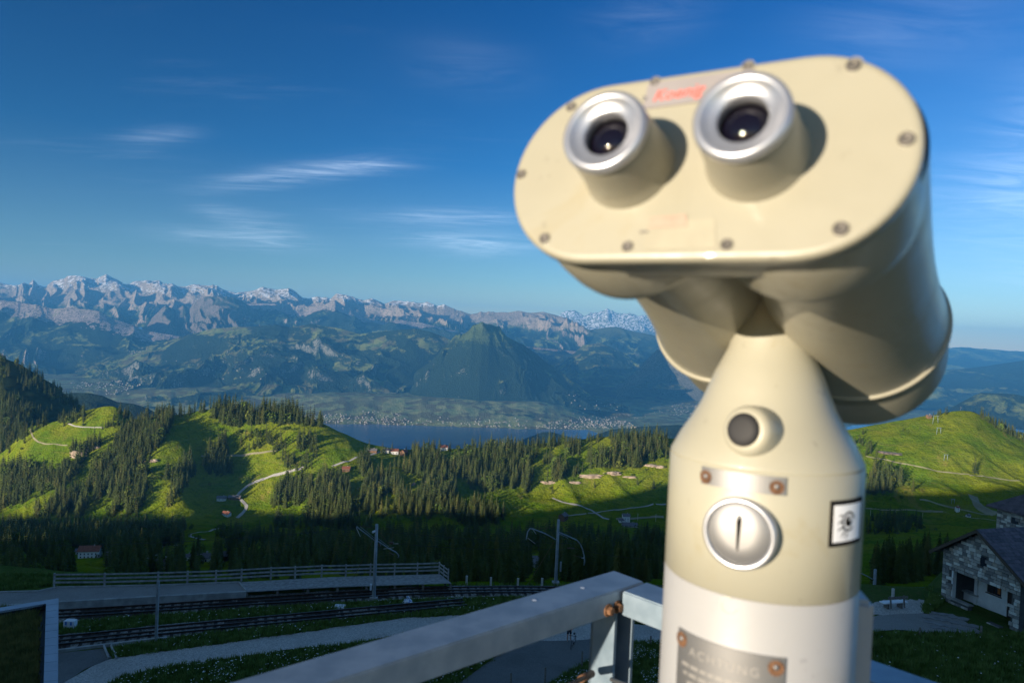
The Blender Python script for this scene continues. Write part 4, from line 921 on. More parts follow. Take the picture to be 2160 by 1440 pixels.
# ------------------------------------------------------------------ spruces
def spruce_mesh(name, seed, tiers=11, spikes=9, w=.155, parts=False, dense=1):
    rg = random.Random(seed); V = []; F = []
    def tier(z0, r0, drop, tw):
        b0 = len(V); n = spikes
        V.append((rg.uniform(-.01, .01), rg.uniform(-.01, .01), z0))
        for k in range(2 * n):
            a = tw + math.pi * k / n + rg.uniform(-.12, .12); rr = r0 * (rg.uniform(.75, 1.22) if k % 2 == 0 else rg.uniform(.42, .66))
            V.append((rr * math.cos(a), rr * math.sin(a), z0 - drop * (rr / r0) * rg.uniform(.7, 1.3)))
        for k in range(2 * n): F.append((b0, b0 + 1 + k, b0 + 1 + (k + 1) % (2 * n)))
    for i in range(tiers):
        t_ = i / (tiers - 1); z0 = 1.0 - .90 * t_ ** .95; r0 = w * (.10 + .90 * t_ ** .62) * rg.uniform(.80, 1.15)
        if t_ > .85: r0 *= .88
        tier(z0, max(r0, .012), .055 + .06 * t_, rg.uniform(0, 3))
        if dense > 1 and t_ > .15: tier(z0 + .03, r0 * .8, .06, rg.uniform(0, 3))
    V.append((0, 0, 1.03)); k = len(V) - 1
    for a in (0, 2.1, 4.2): V.append((.010 * math.cos(a), .010 * math.sin(a), .93))
    F += [(k, k + 1, k + 2), (k, k + 2, k + 3), (k, k + 3, k + 1)]
    nl = len(F); b0 = len(V)
    tv_, tf = [], []
    for (z, r) in ((-.03, .016), (.35, .011), (.9, .003)):
        for q in range(5): a = q * 1.2566; tv_.append((r * math.cos(a), r * math.sin(a), z))
    for i in range(2):
        for q in range(5): tf.append((i * 5 + q, i * 5 + (q + 1) % 5, i * 5 + 5 + (q + 1) % 5, i * 5 + 5 + q))
    if parts:
        me = bpy.data.meshes.new('crown'); me.from_pydata(V, [], F); me.materials.append(M['needles'])
        mt_ = bpy.data.meshes.new('trunk'); mt_.from_pydata(tv_, [], tf); mt_.materials.append(M['bark']); return me, mt_
    V += tv_; F += [tuple(b0 + i for i in f) for f in tf]
    me = bpy.data.meshes.new(name); me.from_pydata(V, [], F); me.materials.append(M['needles']); me.materials.append(M['bark'])
    me.polygons.foreach_set('material_index', [0] * nl + [1] * len(tf)); me.update(); return me
def needle_mat(name, a, b2):
    mt, t, b = newmat(name); P = pos(t); oi = t.nodes.new('ShaderNodeObjectInfo')
    n = noise(t, P, .9, 4, .6).outputs[0]
    c = mix(t, mrange(t, n, .3, .7), a, b2); c = mix(t, mth(t, 'MULTIPLY', oi.outputs['Random'], .75), c, tuple(k * .5 for k in a)); c = mix(t, mrange(t, oi.outputs['Random'], .82, 1.0), c, (b2[0] * 1.25, b2[1] * 1.05, b2[2]))
    t.links.new(c, b.inputs['Base Color']); b.inputs['Roughness'].default_value = .9; b.inputs['Specular IOR Level'].default_value = .15; return mt
M['needles'] = needle_mat('spruce_needles', (.050, .078, .018), (.095, .115, .030))
M['leaves'] = needle_mat('broad_leaves', (.07, .12, .018), (.11, .15, .028))
M['bark'] = simple('spruce_bark', (.09, .065, .045), .95, var=.3, scale=20)
SPR = [spruce_mesh('spruce', 100 + i, tiers=9 + i % 4, spikes=7 + i % 3, w=.175 + .025 * (i % 4)) for i in range(7)]
SPRN = [spruce_mesh('spruce', 200 + i, tiers=17 + i, spikes=12, w=.17 + .02 * (i % 3), parts=True, dense=2) for i in range(5)]
def leafy_mesh(seed):
    rg = random.Random(seed); V = []; F = []
    for k in range(170):
        a = rg.uniform(0, 6.28); zz = rg.uniform(.18, 1); rr = .42 * math.sin(math.pi * min(1, (zz - .1) / .95)) ** .6 * rg.uniform(.55, 1.05)
        c = Vector((rr * math.cos(a), rr * math.sin(a), zz)); s = rg.uniform(.05, .10)
        u_ = Vector((rg.gauss(0, 1), rg.gauss(0, 1), rg.gauss(0, 1))).normalized(); v_ = u_.cross(Vector((rg.gauss(0, 1), rg.gauss(0, 1), rg.gauss(0, 1)))).normalized()
        b0 = len(V); V += [c + u_ * s, c + v_ * s, c - u_ * s * .8, c - v_ * s]; F.append((b0, b0 + 1, b0 + 2, b0 + 3))
    me = bpy.data.meshes.new('broadleaf_tree'); me.from_pydata([tuple(v) for v in V], [], F); me.materials.append(M['leaves']); return me
LEAFY = [leafy_mesh(i) for i in range(3)]

# stands of trees: (where, outline in the photograph, trees, height range, clearing threshold, seed)
STANDS = [
 ('on the wooded left slope', [(0, 985), (60, 985), (100, 1000), (150, 975), (150, 950), (205, 935), (262, 928), (325, 885), (362, 880), (366, 905), (335, 945), (300, 985), (330, 1000), (400, 968), (412, 1000), (385, 1045), (330, 1090), (0, 1092)], 900, (18, 32), .42, 1),
 ('on the wooded left slope', [(262, 1000), (330, 940), (366, 890), (362, 876), (318, 880), (262, 915), (235, 950), (240, 1000)], 330, (20, 30), .0, 2),
 ('standing tall on the crest of the centre left hill', [(442, 868), (480, 862), (560, 862), (640, 873), (688, 895), (684, 903), (640, 896), (560, 896), (500, 901), (455, 893)], 250, (24, 36), .0, 3),
 ('standing on the skyline between the two green knolls', [(330, 872), (440, 863), (440, 870), (360, 880), (330, 884)], 36, (15, 26), 0, 4),
 ('in the small groups under the crest of the centre left hill', [(425, 985), (440, 955), (455, 940), (475, 925), (482, 958), (492, 985), (480, 1005), (440, 1000)], 80, (20, 32), 0, 5),
 ('in the small groups under the crest of the centre left hill', [(505, 925), (560, 915), (600, 925), (660, 925), (672, 960), (655, 985), (600, 985), (590, 960), (510, 950)], 60, (16, 30), .5, 6),
 ('on the edge of the dark bowl', [(590, 985), (660, 950), (690, 970), (640, 1000)], 26, (14, 24), .3, 7),
 ('on the saddle beside the left green knoll', [(120, 888), (165, 870), (180, 866), (180, 900), (160, 895), (130, 900)], 34, (16, 26), 0, 8),
 ('on the saddle beside the left green knoll', [(250, 866), (285, 880), (285, 900), (240, 905), (215, 905)], 36, (12, 22), 0, 9),
 ('on the long lit ridge in the middle', [(575, 1112), (570, 1060), (600, 1022), (640, 990), (720, 1004), (760, 968), (805, 953), (900, 951), (1000, 947), (1100, 940), (1200, 932), (1300, 922), (1408, 925), (1408, 985), (1300, 988), (1200, 1008), (1110, 1040), (1010, 1036), (960, 1046), (1065, 1082), (1060, 1105), (950, 1114), (850, 1116), (720, 1118)], 2000, (17, 33), .42, 10),
 ('on the crest of the long middle ridge', [(800, 951), (900, 949), (1000, 944), (1100, 940), (1200, 932), (1300, 921), (1408, 924), (1408, 932), (1300, 928), (1200, 940), (1100, 947), (1000, 951), (900, 957), (800, 958)], 130, (12, 24), .3, 11),
 ('in the dark wood below the shadow line', [(0, 1118), (330, 1118), (560, 1135), (1060, 1125), (1100, 1130), (1400, 1125), (1400, 1226), (1000, 1228), (560, 1220), (0, 1228)], 2100, (17, 28), .36, 12),
 ('in the dark wood below the shadow line', [(0, 1105), (400, 1112), (400, 1145), (300, 1160), (0, 1160)], 480, (16, 24), 0, 13),
 ('on the dark hill at the far left', [(0, 752), (43, 768), (97, 802), (133, 829), (157, 847), (170, 857), (160, 862), (130, 850), (80, 850), (60, 905), (0, 900)], 330, (16, 28), .36, 14),
 ('on the dark hill at the far left', [(0, 880), (60, 870), (110, 865), (95, 900), (40, 930), (0, 960)], 200, (16, 28), .30, 15),
 ('in the stand on the lower right hill', [(1826, 1030), (1842, 985), (1900, 1002), (1905, 1028), (1880, 1042), (1828, 1045)], 60, (20, 30), 0, 16),
 ('in the shaded strip under the right hill', [(1826, 1100), (1870, 1088), (1950, 1100), (1940, 1122), (1826, 1128)], 90, (14, 22), 0, 17),
 ('down the back edge of the right hill', [(2066, 873), (2100, 893), (2165, 927), (2165, 935), (2100, 905), (2066, 880)], 90, (12, 20), 0, 18),
 ('on top of the right hill', [(1967, 876), (2000, 871), (2000, 875), (1967, 879)], 9, (9, 16), 0, 19),
 ('scattered on the green right hill', [(1800, 925), (1835, 935), (1850, 950), (1828, 965), (1800, 950)], 12, (12, 20), 0, 20),
 ('just below the terrace, beyond the railway', [(1826, 1240), (1960, 1238), (2000, 1230), (2000, 1195), (1920, 1200), (1826, 1205)], 46, (7, 13), 0, 21),
 ('just beyond the far railway track', [(955, 1212), (1060, 1206), (1400, 1212), (1400, 1232), (1100, 1236), (955, 1226)], 44, (7, 14), 0, 22),
 ('just beyond the far railway track', [(560, 1200), (960, 1200), (960, 1212), (560, 1214)], 26, (7, 13), 0, 23),
]
SINGLE = [(1940, 905, 8), (1951, 938, 9), (2056, 997, 27), (1378, 1030, 16), (1165, 1040, 18), (1254, 1028, 14), (1344, 1022, 14), (1905, 908, 10), (1640, 905, 12), (1820, 916, 12), (1836, 948, 17), (1827, 940, 12), (1849, 955, 12), (1926, 1035, 20), (160, 985, 22), (52, 935, 20), (20, 955, 18)]
KEEP = [(188, 1172, 34, 60), (396, 1181, 9, 40), (432, 1184, 9, 40), (475, 1182, 10, 40), (325, 1198, 6, 30), (345, 1199, 6, 30), (450, 1160, 115, 16), (478, 1087, 12, 36), (483, 1053, 22, 30), (1188, 1096, 14, 36), (1320, 1100, 30, 44), (1140, 1195, 22, 24), (730, 992, 10, 30), (425, 1128, 36, 40), (842, 958, 26, 26), (505, 1075, 22, 20), (935, 948, 10, 10), (980, 944, 10, 10)]
trees = []                     # (pos, height, scale xy, rot, stand)
for si, (where, poly, n, (h0, h1), thr, sd) in enumerate(STANDS):
    r_ = np.random.default_rng(sd + 900); P = np.array(poly, float); lo, hi = P.min(0), P.max(0); got = 0; tries = 0
    while got < n and tries < n * 14:
        tries += 1; x, y = r_.uniform(lo[0], hi[0]), r_.uniform(lo[1], hi[1])
        if not inpoly(np.array([x]), np.array([y]), poly)[0]: continue
        if any(abs(x - cx_) < rx_ and cy_ - 6 < y < cy_ + ry_ for cx_, cy_, rx_, ry_ in KEEP): continue
        p, nn = hit(x, y, BV_MID)
        if p is None or p.y > 2500: continue
        if thr:
            q = vn(np.array([(p.x + p.y * .25) / 44]), np.array([p.y / 60]), 500 + si)[0] * .65 + vn(np.array([p.x / 18]), np.array([p.y / 22]), 520 + si)[0] * .35
            if q < thr: continue
        h = r_.uniform(h0, h1) * (.75 + .35 * r_.random()); h = min(h, p.y / FPX * 92) if where.startswith('just') else min(h, p.y / FPX * r_.uniform(34, 62)); trees.append((p, h, r_.uniform(.8, 1.25), r_.uniform(0, 6.28), where, r_.integers(0, 7), r_.random())); got += 1
for i, (x, y, h) in enumerate(SINGLE):
    p, nn = hit(x, y, BV_MID)
    if p: trees.append((p, h, 1.25, i, 'single', i % 7, .5))
order = sorted(range(len(trees)), key=lambda i: -trees[i][1] / trees[i][0].y)
big = order[:300]; rest = order[300:]
stats_n = {}
for i in big:
    p, h, s, r, where, vi, lf = trees[i]
    near = h / p.y * FPX > 54
    if where == 'single': lab = 'lone dark spruce standing on the open sunlit pasture'; grp = 'lone spruces on open pasture'
    else:
        lab = 'dark spruce ' + where; grp = 'spruces ' + where
        if where.startswith('in the dark wood') or where.startswith('just'):
            X_ = 1080 + FPX * p.x / p.y; zone = ['left of the platform railing', 'behind the left railing half', 'behind the lone pole', 'left of the straight-arm mast', 'right of the straight-arm mast', 'between the deck end and the curved-arm mast', 'right of the curved-arm mast', 'above the corner of the guard rail', 'beside the binocular column', 'above the wooden bench', 'beside the stone house'][int(np.searchsorted([115, 310, 560, 790, 950, 1110, 1180, 1300, 1500, 1900], X_))]
            lab = '%s spruce %s, %s' % (('tall' if h / p.y * FPX > 57 else 'smaller') + (' broad' if s > 1.03 else ' slender'), 'deep in the shade' if p.y > 600 else ('on the shaded slope' if p.y > 200 else 'behind the railway'), zone); grp = 'shaded spruces ' + zone
    if near:
        o = empty('spruce', p, label=lab, cat='tree', group=grp)
        for me in SPRN[vi % 5]:
            c = bpy.data.objects.new('crown' if me.name.startswith('crown') else 'trunk', me); SC.collection.objects.link(c); c.parent = o
        o.scale = (h * s, h * s, h)
    else:
        o = bpy.data.objects.new('spruce', SPR[vi]); SC.collection.objects.link(o); o.location = p; o.scale = (h * s, h * s, h); prop(o, label=lab, cat='tree', group=grp)
    o.rotation_euler = (0, 0, r)
# the rest of the forest as one scatter
def scatter(name, pts, hs, ws, rots, idx, protos, **kw):
    me = bpy.data.meshes.new(name); me.from_pydata([tuple(p) for p in pts], [], [])
    for nm, vals, ty in (('hs', hs, 'FLOAT'), ('ws', ws, 'FLOAT'), ('rt', rots, 'FLOAT'), ('idx', idx, 'INT')):
        a = me.attributes.new(nm, ty, 'POINT'); a.data.foreach_set('value', np.array(vals, dtype=np.int32 if ty == 'INT' else np.float32))
    o = bpy.data.objects.new(name, me); SC.collection.objects.link(o); prop(o, kind='stuff', **kw)
    ng = bpy.data.node_groups.new(name + '_scatter', 'GeometryNodeTree'); ng.interface.new_socket('Geometry', in_out='INPUT', socket_type='NodeSocketGeometry'); ng.interface.new_socket('Geometry', in_out='OUTPUT', socket_type='NodeSocketGeometry')
    gi = ng.nodes.new('NodeGroupInput'); go = ng.nodes.new('NodeGroupOutput'); ip = ng.nodes.new('GeometryNodeInstanceOnPoints')
    g2 = ng.nodes.new('GeometryNodeGeometryToInstance')
    coll = bpy.data.collections.new(name + '_kinds')
    hid = []
    for k, pm in enumerate(protos):
        ob = bpy.data.objects.new('%s_kind_%02d' % (name, k), pm); coll.objects.link(ob)
    ci = ng.nodes.new('GeometryNodeCollectionInfo'); ci.inputs['Collection'].default_value = coll; ci.inputs['Separate Children'].default_value = True; ci.inputs['Reset Children'].default_value = True
    def att(nm, ty):
        n = ng.nodes.new('GeometryNodeInputNamedAttribute'); n.data_type = ty; n.inputs[0].default_value = nm; return n.outputs[0]
    cs_ = ng.nodes.new('ShaderNodeCombineXYZ'); ng.links.new(att('ws', 'FLOAT'), cs_.inputs[0]); ng.links.new(att('ws', 'FLOAT'), cs_.inputs[1]); ng.links.new(att('hs', 'FLOAT'), cs_.inputs[2])
    cr_ = ng.nodes.new('ShaderNodeCombineXYZ'); ng.links.new(att('rt', 'FLOAT'), cr_.inputs[2])
    ip.inputs['Pick Instance'].default_value = True
    ng.links.new(gi.outputs[0], ip.inputs['Points']); ng.links.new(ci.outputs[0], ip.inputs['Instance']); ng.links.new(att('idx', 'INT'), ip.inputs['Instance Index'])
    ng.links.new(cr_.outputs[0], ip.inputs['Rotation']); ng.links.new(cs_.outputs[0], ip.inputs['Scale']); ng.links.new(ip.outputs[0], go.inputs[0])
    md = o.modifiers.new('scatter', 'NODES'); md.node_group = ng; return o
R_ = [trees[i] for i in rest]
leaf_i = [7 + int(t_[6] * 97) % 3 if t_[6] > .93 else int(t_[5]) for t_ in R_]
scatter('forest', [t_[0] for t_ in R_], [t_[1] * (.6 if li > 6 else 1) for t_, li in zip(R_, leaf_i)], [t_[1] * t_[2] * (.6 if li > 6 else 1) for t_, li in zip(R_, leaf_i)], [t_[3] for t_ in R_], leaf_i, SPR + LEAFY)
# undergrowth bushes between the trees and over the pasture edges
bp = []
for i in order[:4200:2]:
    t_ = trees[i]; rg = random.Random(i)
    if t_[0].y < 500: continue
    for q in range(1):
        x, y = t_[0].x + rg.uniform(-16, 16), t_[0].y + rg.uniform(-30, 30); p = drop(BV_MID, x, y)
        if p: bp.append((p, rg.uniform(2, 6), rg.uniform(0, 6)))
scatter('undergrowth', [b_[0] for b_ in bp], [b_[1] for b_ in bp], [b_[1] * 1.2 for b_ in bp], [b_[2] for b_ in bp], [i % 3 for i in range(len(bp))], LEAFY)

# ------------------------------------------------------------------ roads and trails on the hills
M['road'] = simple('pale_road', (.36, .35, .33), .95, var=.1, scale=.05, space='pos')
M['trail'] = simple('worn_trail', (.26, .24, .15), 1, var=.2, scale=.05, space='pos')
def road(name, px, wd, mt, bv=None):
    bv = bv or BV_MID; P = [hit(a, b_, bv)[0] for a, b_ in px]; P = [p for p in P if p is not None]
    n = max(24, int(sum((P[i + 1] - P[i]).length for i in range(len(P) - 1)) / 7)); n = min(n, 260)
    # catmull
    Q = []
    for i in range(len(P) - 1):
        p0, p1, p2, p3 = P[max(i - 1, 0)], P[i], P[i + 1], P[min(i + 2, len(P) - 1)]
        for k in range(8):
            s = k / 8; Q.append(.5 * ((2 * p1) + (p2 - p0) * s + (2 * p0 - 5 * p1 + 4 * p2 - p3) * s * s + (-p0 + 3 * p1 - 3 * p2 + p3) * s ** 3))
    Q.append(P[-1]); A = resample(Q, n); V = []; F = []
    for i in range(n):
        d = A[min(i + 1, n - 1)] - A[max(i - 1, 0)]; d = d / (np.hypot(*d) + 1e-9); nrm = np.array([-d[1], d[0]])
        for s in (-1, -.33, .33, 1):
            x, y = A[i] + nrm * wd * .8 * s / 2; p = drop(bv, x, y); V.append((x, y, (p.z if p else 0) + .35))
    for i in range(n - 1):
        for k in range(3): b0 = i * 4 + k; F.append((b0, b0 + 1, b0 + 5, b0 + 4))
    me = bpy.data.meshes.new(name); me.from_pydata(V, [], F); me.materials.append(M[mt]); o = bpy.data.objects.new(name, me); SC.collection.objects.link(o); prop(o, kind='structure')
road('road', [(640, 985), (617, 992), (583, 1001), (547, 1013), (520, 1026), (503, 1041), (503, 1050), (514, 1060), (520, 1069), (508, 1085), (500, 1092)], 6.5, 'road')
road('road', [(470, 1110), (445, 1119), (410, 1124), (400, 1130), (415, 1135), (432, 1138)], 5, 'road')
road('road', [(700, 984), (730, 973), (762, 962), (795, 955), (815, 951)], 6, 'road')
road('road', [(143, 893), (160, 899), (190, 901), (218, 902)], 2.5, 'road')
road('trail', [(63, 905), (72, 925), (90, 935), (142, 939)], 2.5, 'trail')
road('trail', [(425, 962), (480, 960), (535, 956), (590, 949)], 3.5, 'trail')
road('trail', [(1165, 1050), (1200, 1062), (1240, 1073), (1258, 1083), (1270, 1091), (1285, 1095)], 4, 'road')
road('trail', [(1195, 1088), (1235, 1083), (1267, 1079), (1330, 1071), (1405, 1063)], 3, 'road')
road('trail', [(1826, 962), (1860, 968), (1908, 978), (1960, 989), (2000, 996), (2045, 1000)], 3, 'trail')
road('trail', [(2045, 1003), (2100, 1008), (2165, 1018)], 3, 'trail')
road('trail', [(1940, 1053), (1965, 1058), (1990, 1066), (2030, 1075), (2100, 1085)], 5, 'trail')
road('trail', [(2052, 1045), (2062, 1062), (2078, 1076), (2100, 1085)], 16, 'trail')
road('trail', [(1826, 1072), (1900, 1075), (1960, 1078), (2040, 1090), (2100, 1098)], 4, 'trail')
road('trail', [(300, 1165), (340, 1155), (380, 1150)], 4, 'trail')
road('road', [(1300, 1095), (1350, 1092), (1400, 1090)], 7, 'trail')
road('trail', [(0, 905), (20, 898), (45, 890)], 4, 'trail')

# ------------------------------------------------------------------ rock outcrops
M['rock'] = simple('pale_rock', (.33, .26, .20), .95, var=.45, scale=.12, space='pos', bumpv=.9, bscale=.4)
def outcrop(px, py, w_, h_, d_, label, seed, tilt=0):
    p, nn = hit(px, py, BV_MID)
    if p is None: return
    bm = bmesh.new(); bmesh.ops.create_icosphere(bm, subdivisions=4, radius=1)
    co = np.array([v.co for v in bm.verts]); 
    n = fbm(co[:, 0] * 2.2 + seed * 7, co[:, 2] * 3.0 + co[:, 1] * 1.1, 5, seed); st = np.round(co[:, 2] * 5 + n) / 5
    for v, k, s in zip(bm.verts, n, st): v.co = Vector((v.co.x * w_ / 2 * (1 + .5 * k), v.co.y * d_ / 2 * (1 + .6 * k) , (v.co.z * .6 + s * .4) * h_ / 2 * (1 + .4 * k) + v.co.x * tilt))
    me = bpy.data.meshes.new('rock_outcrop'); bm.to_mesh(me); bm.free(); me.materials.append(M['rock'])
    o = bpy.data.objects.new('rock_outcrop', me); SC.collection.objects.link(o); o.location = p; prop(o, label=label, cat='rock', group='pale rock outcrops on the hills')
for i, (x, y, w_, h_, d_, lab, tl) in enumerate([
    (166, 960, 26, 16, 12, 'largest pale rock face above the wooded left slope', .1), (187, 948, 22, 8, 10, 'narrow pale rock band right above the largest rock face', .05), (205, 944, 14, 6, 8, 'small pale rock at the right end of the rock band', 0),
    (268, 980, 14, 6, 8, 'small pale outcrop in a clearing of the wooded slope', 0), (302, 973, 12, 7, 8, 'pale outcrop above the small lit clearing', 0), (325, 972, 14, 6, 8, 'low pale outcrop right of its neighbour in the clearing', 0), (285, 968, 8, 6, 5, 'tiny pale rock between trees on the slope', 0),
    (1160, 1018, 34, 6, 10, 'long pale rock band under the trees of the middle ridge', .12), (1213, 1018, 22, 5, 8, 'low pale ledge at the top of the sunlit meadow', .05), (1248, 1004, 44, 7, 12, 'longest pale rock band crossing the middle ridge', .15), (1292, 998, 30, 7, 10, 'pale rock band right of the longest one', .1), (1330, 1006, 24, 4, 8, 'thin pale ledge on the upper edge of the meadow', .05),
    (1375, 982, 30, 5, 8, 'pale ledge near the binocular column', .1), (1395, 985, 20, 5, 8, 'pale ledge partly behind the binocular column', .1), (905, 1018, 14, 9, 8, 'pale rock among spruces left on the middle ridge', 0), (872, 1023, 8, 9, 5, 'small upright pale rock among the spruces', 0),
    (1305, 962, 16, 5, 8, 'small pale rock high on the middle ridge', .1), (1350, 940, 14, 5, 8, 'pale rock beside the bright knoll on the ridge', .1), (1380, 952, 16, 6, 8, 'crumbly pale rock near the top of the ridge by the column', .1),
    (1875, 955, 36, 3, 30, 'bare earthy patch on the green right hill', .05), (220, 1006, 5, 5, 4, 'small pale stone above a lit clearing on the left', 0)]):
    outcrop(x, y, w_, h_, d_, lab, 31 + i, tl)

# ------------------------------------------------------------------ chalets and farm buildings
M['tile_red'] = simple('red_tile_roof', (.24, .085, .05), .8, var=.2, scale=.8); M['slate'] = simple('grey_slate_roof', (.14, .13, .14), .7, var=.2, scale=.8)
M['white_wall'] = simple('white_wall', (.72, .71, .68), .9, var=.05); M['wood_wall'] = simple('brown_timber_wall', (.16, .09, .05), .9, var=.2, scale=3)
M['pane'] = simple('dark_window_pane', (.03, .035, .045), .15, var=.1)
def chalet(px, py, w_, d_, h_, roof, wall, label, ang=.3, grp=None, wins=3, bv=None):
    p, nn = hit(px, py, bv or BV_MID)
    if p is None: return
    Rm = Matrix.Rotation(ang, 3, 'Z'); r = empty('chalet', p, label=label, cat='house', group=grp)
    def pt(x, y, z): return p + Rm @ Vector((x, y, z))
    b = MB(); rh = d_ * .32
    vs = [pt(x, y, z) for z in (-2, h_) for x, y in ((-w_/2, -d_/2), (w_/2, -d_/2), (w_/2, d_/2), (-w_/2, d_/2))] + [pt(-w_/2, 0, h_ + rh), pt(w_/2, 0, h_ + rh)]
    b.add(vs, [(0, 1, 5, 4), (1, 2, 6, 5), (2, 3, 7, 6), (3, 0, 4, 7), (4, 7, 8), (5, 9, 6)]); b.build('wall', M[wall], r)
    b = MB(); e = .9
    for s in (-1, 1):
        q = [pt(-w_/2 - e, s * (d_/2 + e), h_ - e * .64 + .15), pt(w_/2 + e, s * (d_/2 + e), h_ - e * .64 + .15), pt(w_/2 + e, 0, h_ + rh + .15), pt(-w_/2 - e, 0, h_ + rh + .15)]
        b.add(q + [v + Vector((0, 0, .3)) for v in q], [(0, 1, 2, 3), (4, 5, 6, 7), (0, 1, 5, 4), (1, 2, 6, 5), (3, 0, 4, 7)])
    b.build('roof', M[roof], r)
    MB().box(pt(w_ * .2, 0, h_ + rh + .5), (.9, .9, 1.8), Rm).build('chimney', M['concrete'], r)
    for fl in range(max(1, int(h_ / 2.8))):
        for k in range(wins): MB().box(pt((k - (wins - 1) / 2) * w_ / (wins + .4), -d_ / 2 - .04, 1.5 + 2.7 * fl), (1.0, .12, 1.3), Rm).build('window', M['pane'], r)
for args in [
    (190, 1174, 17, 10, 7, 'tile_red', 'white_wall', 'large white inn with red roof in the dark valley at lower left', .2, 5), (169, 1168, 6.5, 5, 3.5, 'slate', 'white_wall', 'small white annex just left of the large white inn', .2, 2),
    (478, 1087, 11, 8, 4, 'tile_red', 'white_wall', 'farmhouse with reddish roof below the hairpin of the pale road', -.3, 3), (468, 1054, 14, 8, 4, 'slate', 'white_wall', 'grey roofed barn beside the upper bend of the road', .1, 2), (495, 1052, 18, 7, 3.5, 'slate', 'wood_wall', 'long low grey barn at the bend of the road', .1, 3),
    (730, 992, 12, 9, 4, 'tile_red', 'wood_wall', 'small lone chalet with orange red roof on the sunny slope', .2, 2), (832, 956, 13, 10, 5, 'tile_red', 'white_wall', 'red roofed chalet left of its neighbour on the saddle above the lake', .3, 2), (852, 959, 12, 10, 6, 'tile_red', 'wood_wall', 'red gabled chalet at the right end of the hamlet above the lake', 1.2, 2), (815, 953, 10, 8, 4, 'slate', 'white_wall', 'pale low house in the middle of the hamlet above the lake', .1, 2), (785, 953, 16, 8, 3.5, 'slate', 'wood_wall', 'dark barn at the left end of the hamlet above the lake', .1, 2),
    (935, 948, 14, 10, 5, 'tile_red', 'white_wall', 'red roof peeping between spruces on the middle ridge', .2, 2), (980, 944, 12, 9, 5, 'slate', 'white_wall', 'pale house on the ridge crest beside the spruces', .2, 2),
    (1188, 1096, 12, 10, 7, 'slate', 'wood_wall', 'grey gabled house above the curved-arm mast', 1.0, 2), (1320, 1098, 10, 9, 8, 'slate', 'white_wall', 'white two-storey house beside the gravel road in the shade', .1, 2), (1310, 1100, 7, 6, 3, 'slate', 'white_wall', 'white garage attached left of the two-storey house', .1, 1), (1328, 1110, 22, 9, 3, 'slate', 'concrete', 'long flat pale shed below the white two-storey house', .0, 3),
    (396, 1181, 6, 5, 4, 'slate', 'white_wall', 'left white house of the dim hamlet under the platform railing', .3, 2), (432, 1184, 6, 5, 3.5, 'slate', 'white_wall', 'right white house of the dim hamlet under the platform railing', .1, 2), (475, 1182, 7, 5, 4, 'slate', 'wood_wall', 'dark barn in the dim hamlet under the railing', .3, 2), (325, 1198, 4, 3.5, 3, 'slate', 'white_wall', 'tiny white hut low in the dark wood, left', .3, 1), (345, 1199, 4, 3.5, 2.5, 'slate', 'white_wall', 'tiny pale hut low in the dark wood, right of the other', .1, 1), (236, 1176, 4, 3.5, 2.5, 'slate', 'white_wall', 'small pale shed right of the large white inn', .1, 1), (1140, 1195, 12, 7, 3, 'slate', 'concrete', 'pale flat shed in the dark trees beside the stay wire', .1, 2),
    (1959, 881, 7, 6, 4, 'slate', 'wood_wall', 'small dark hut at the top station on the right hill', .1, 1), (2019, 1078, 5, 4, 6, 'tile_red', 'white_wall', 'small reddish hut beside the dirt track on the right', .1, 1), (2042, 1090, 5, 4, 2.5, 'slate', 'white_wall', 'tiny white hut right of the reddish one', .1, 1)]:
    chalet(*args[:8], ang=args[8], wins=args[9])
# ski-lift frames
def lift(px, py, h_, label):
    p, nn = hit(px, py, BV_MID); r = empty('ski_lift_frame', p, label=label, cat='ski lift', group='ski lift frames on the right hill')
    w_ = h_ * .7
    for s in (-1, 1): MB().tube([p + Vector((s * w_ / 2, 0, -1)), p + Vector((s * w_ * .36, 0, h_))], .35, 6).build('leg', M['galv'], r)
    MB().bar(p + Vector((-w_ * .6, 0, h_)), p + Vector((w_ * .6, 0, h_)), .6, .6).build('crossbar', M['galv'], r)
for x, y, h_, lab in [(1973, 893, 14, 'topmost ski lift frame on the right hill'), (1980, 915, 11, 'second ski lift frame, among stones on the right hill'), (1995, 970, 9, 'third ski lift frame on the open green slope'), (2010, 1062, 7, 'lowest ski lift frame, in the shade')]: lift(x, y, h_, lab)
for i, (x, y, h_, lab) in enumerate([(1836, 1088, 9, 'thin pale pole at the left of the shaded right slope'), (1889, 1088, 9, 'thin pale pole in the middle of the shaded right slope'), (1946, 1092, 8, 'thin pale pole at the right of the shaded slope'), (1345, 1098, 11, 'thin pole right of the white two-storey house'), (1383, 1100, 12, 'thin pole near the column in the shaded valley'), (1059, 950, 16, 'thin white mast on the skyline of the middle ridge')]):
    p, nn = hit(x, y, BV_MID); MB().tube([p - Vector((0, 0, 1)), p + Vector((0, 0, h_))], .22, 6).build('utility_pole', M['post_pale'], origin=p, label=lab, cat='pole', group='utility poles in the valley')

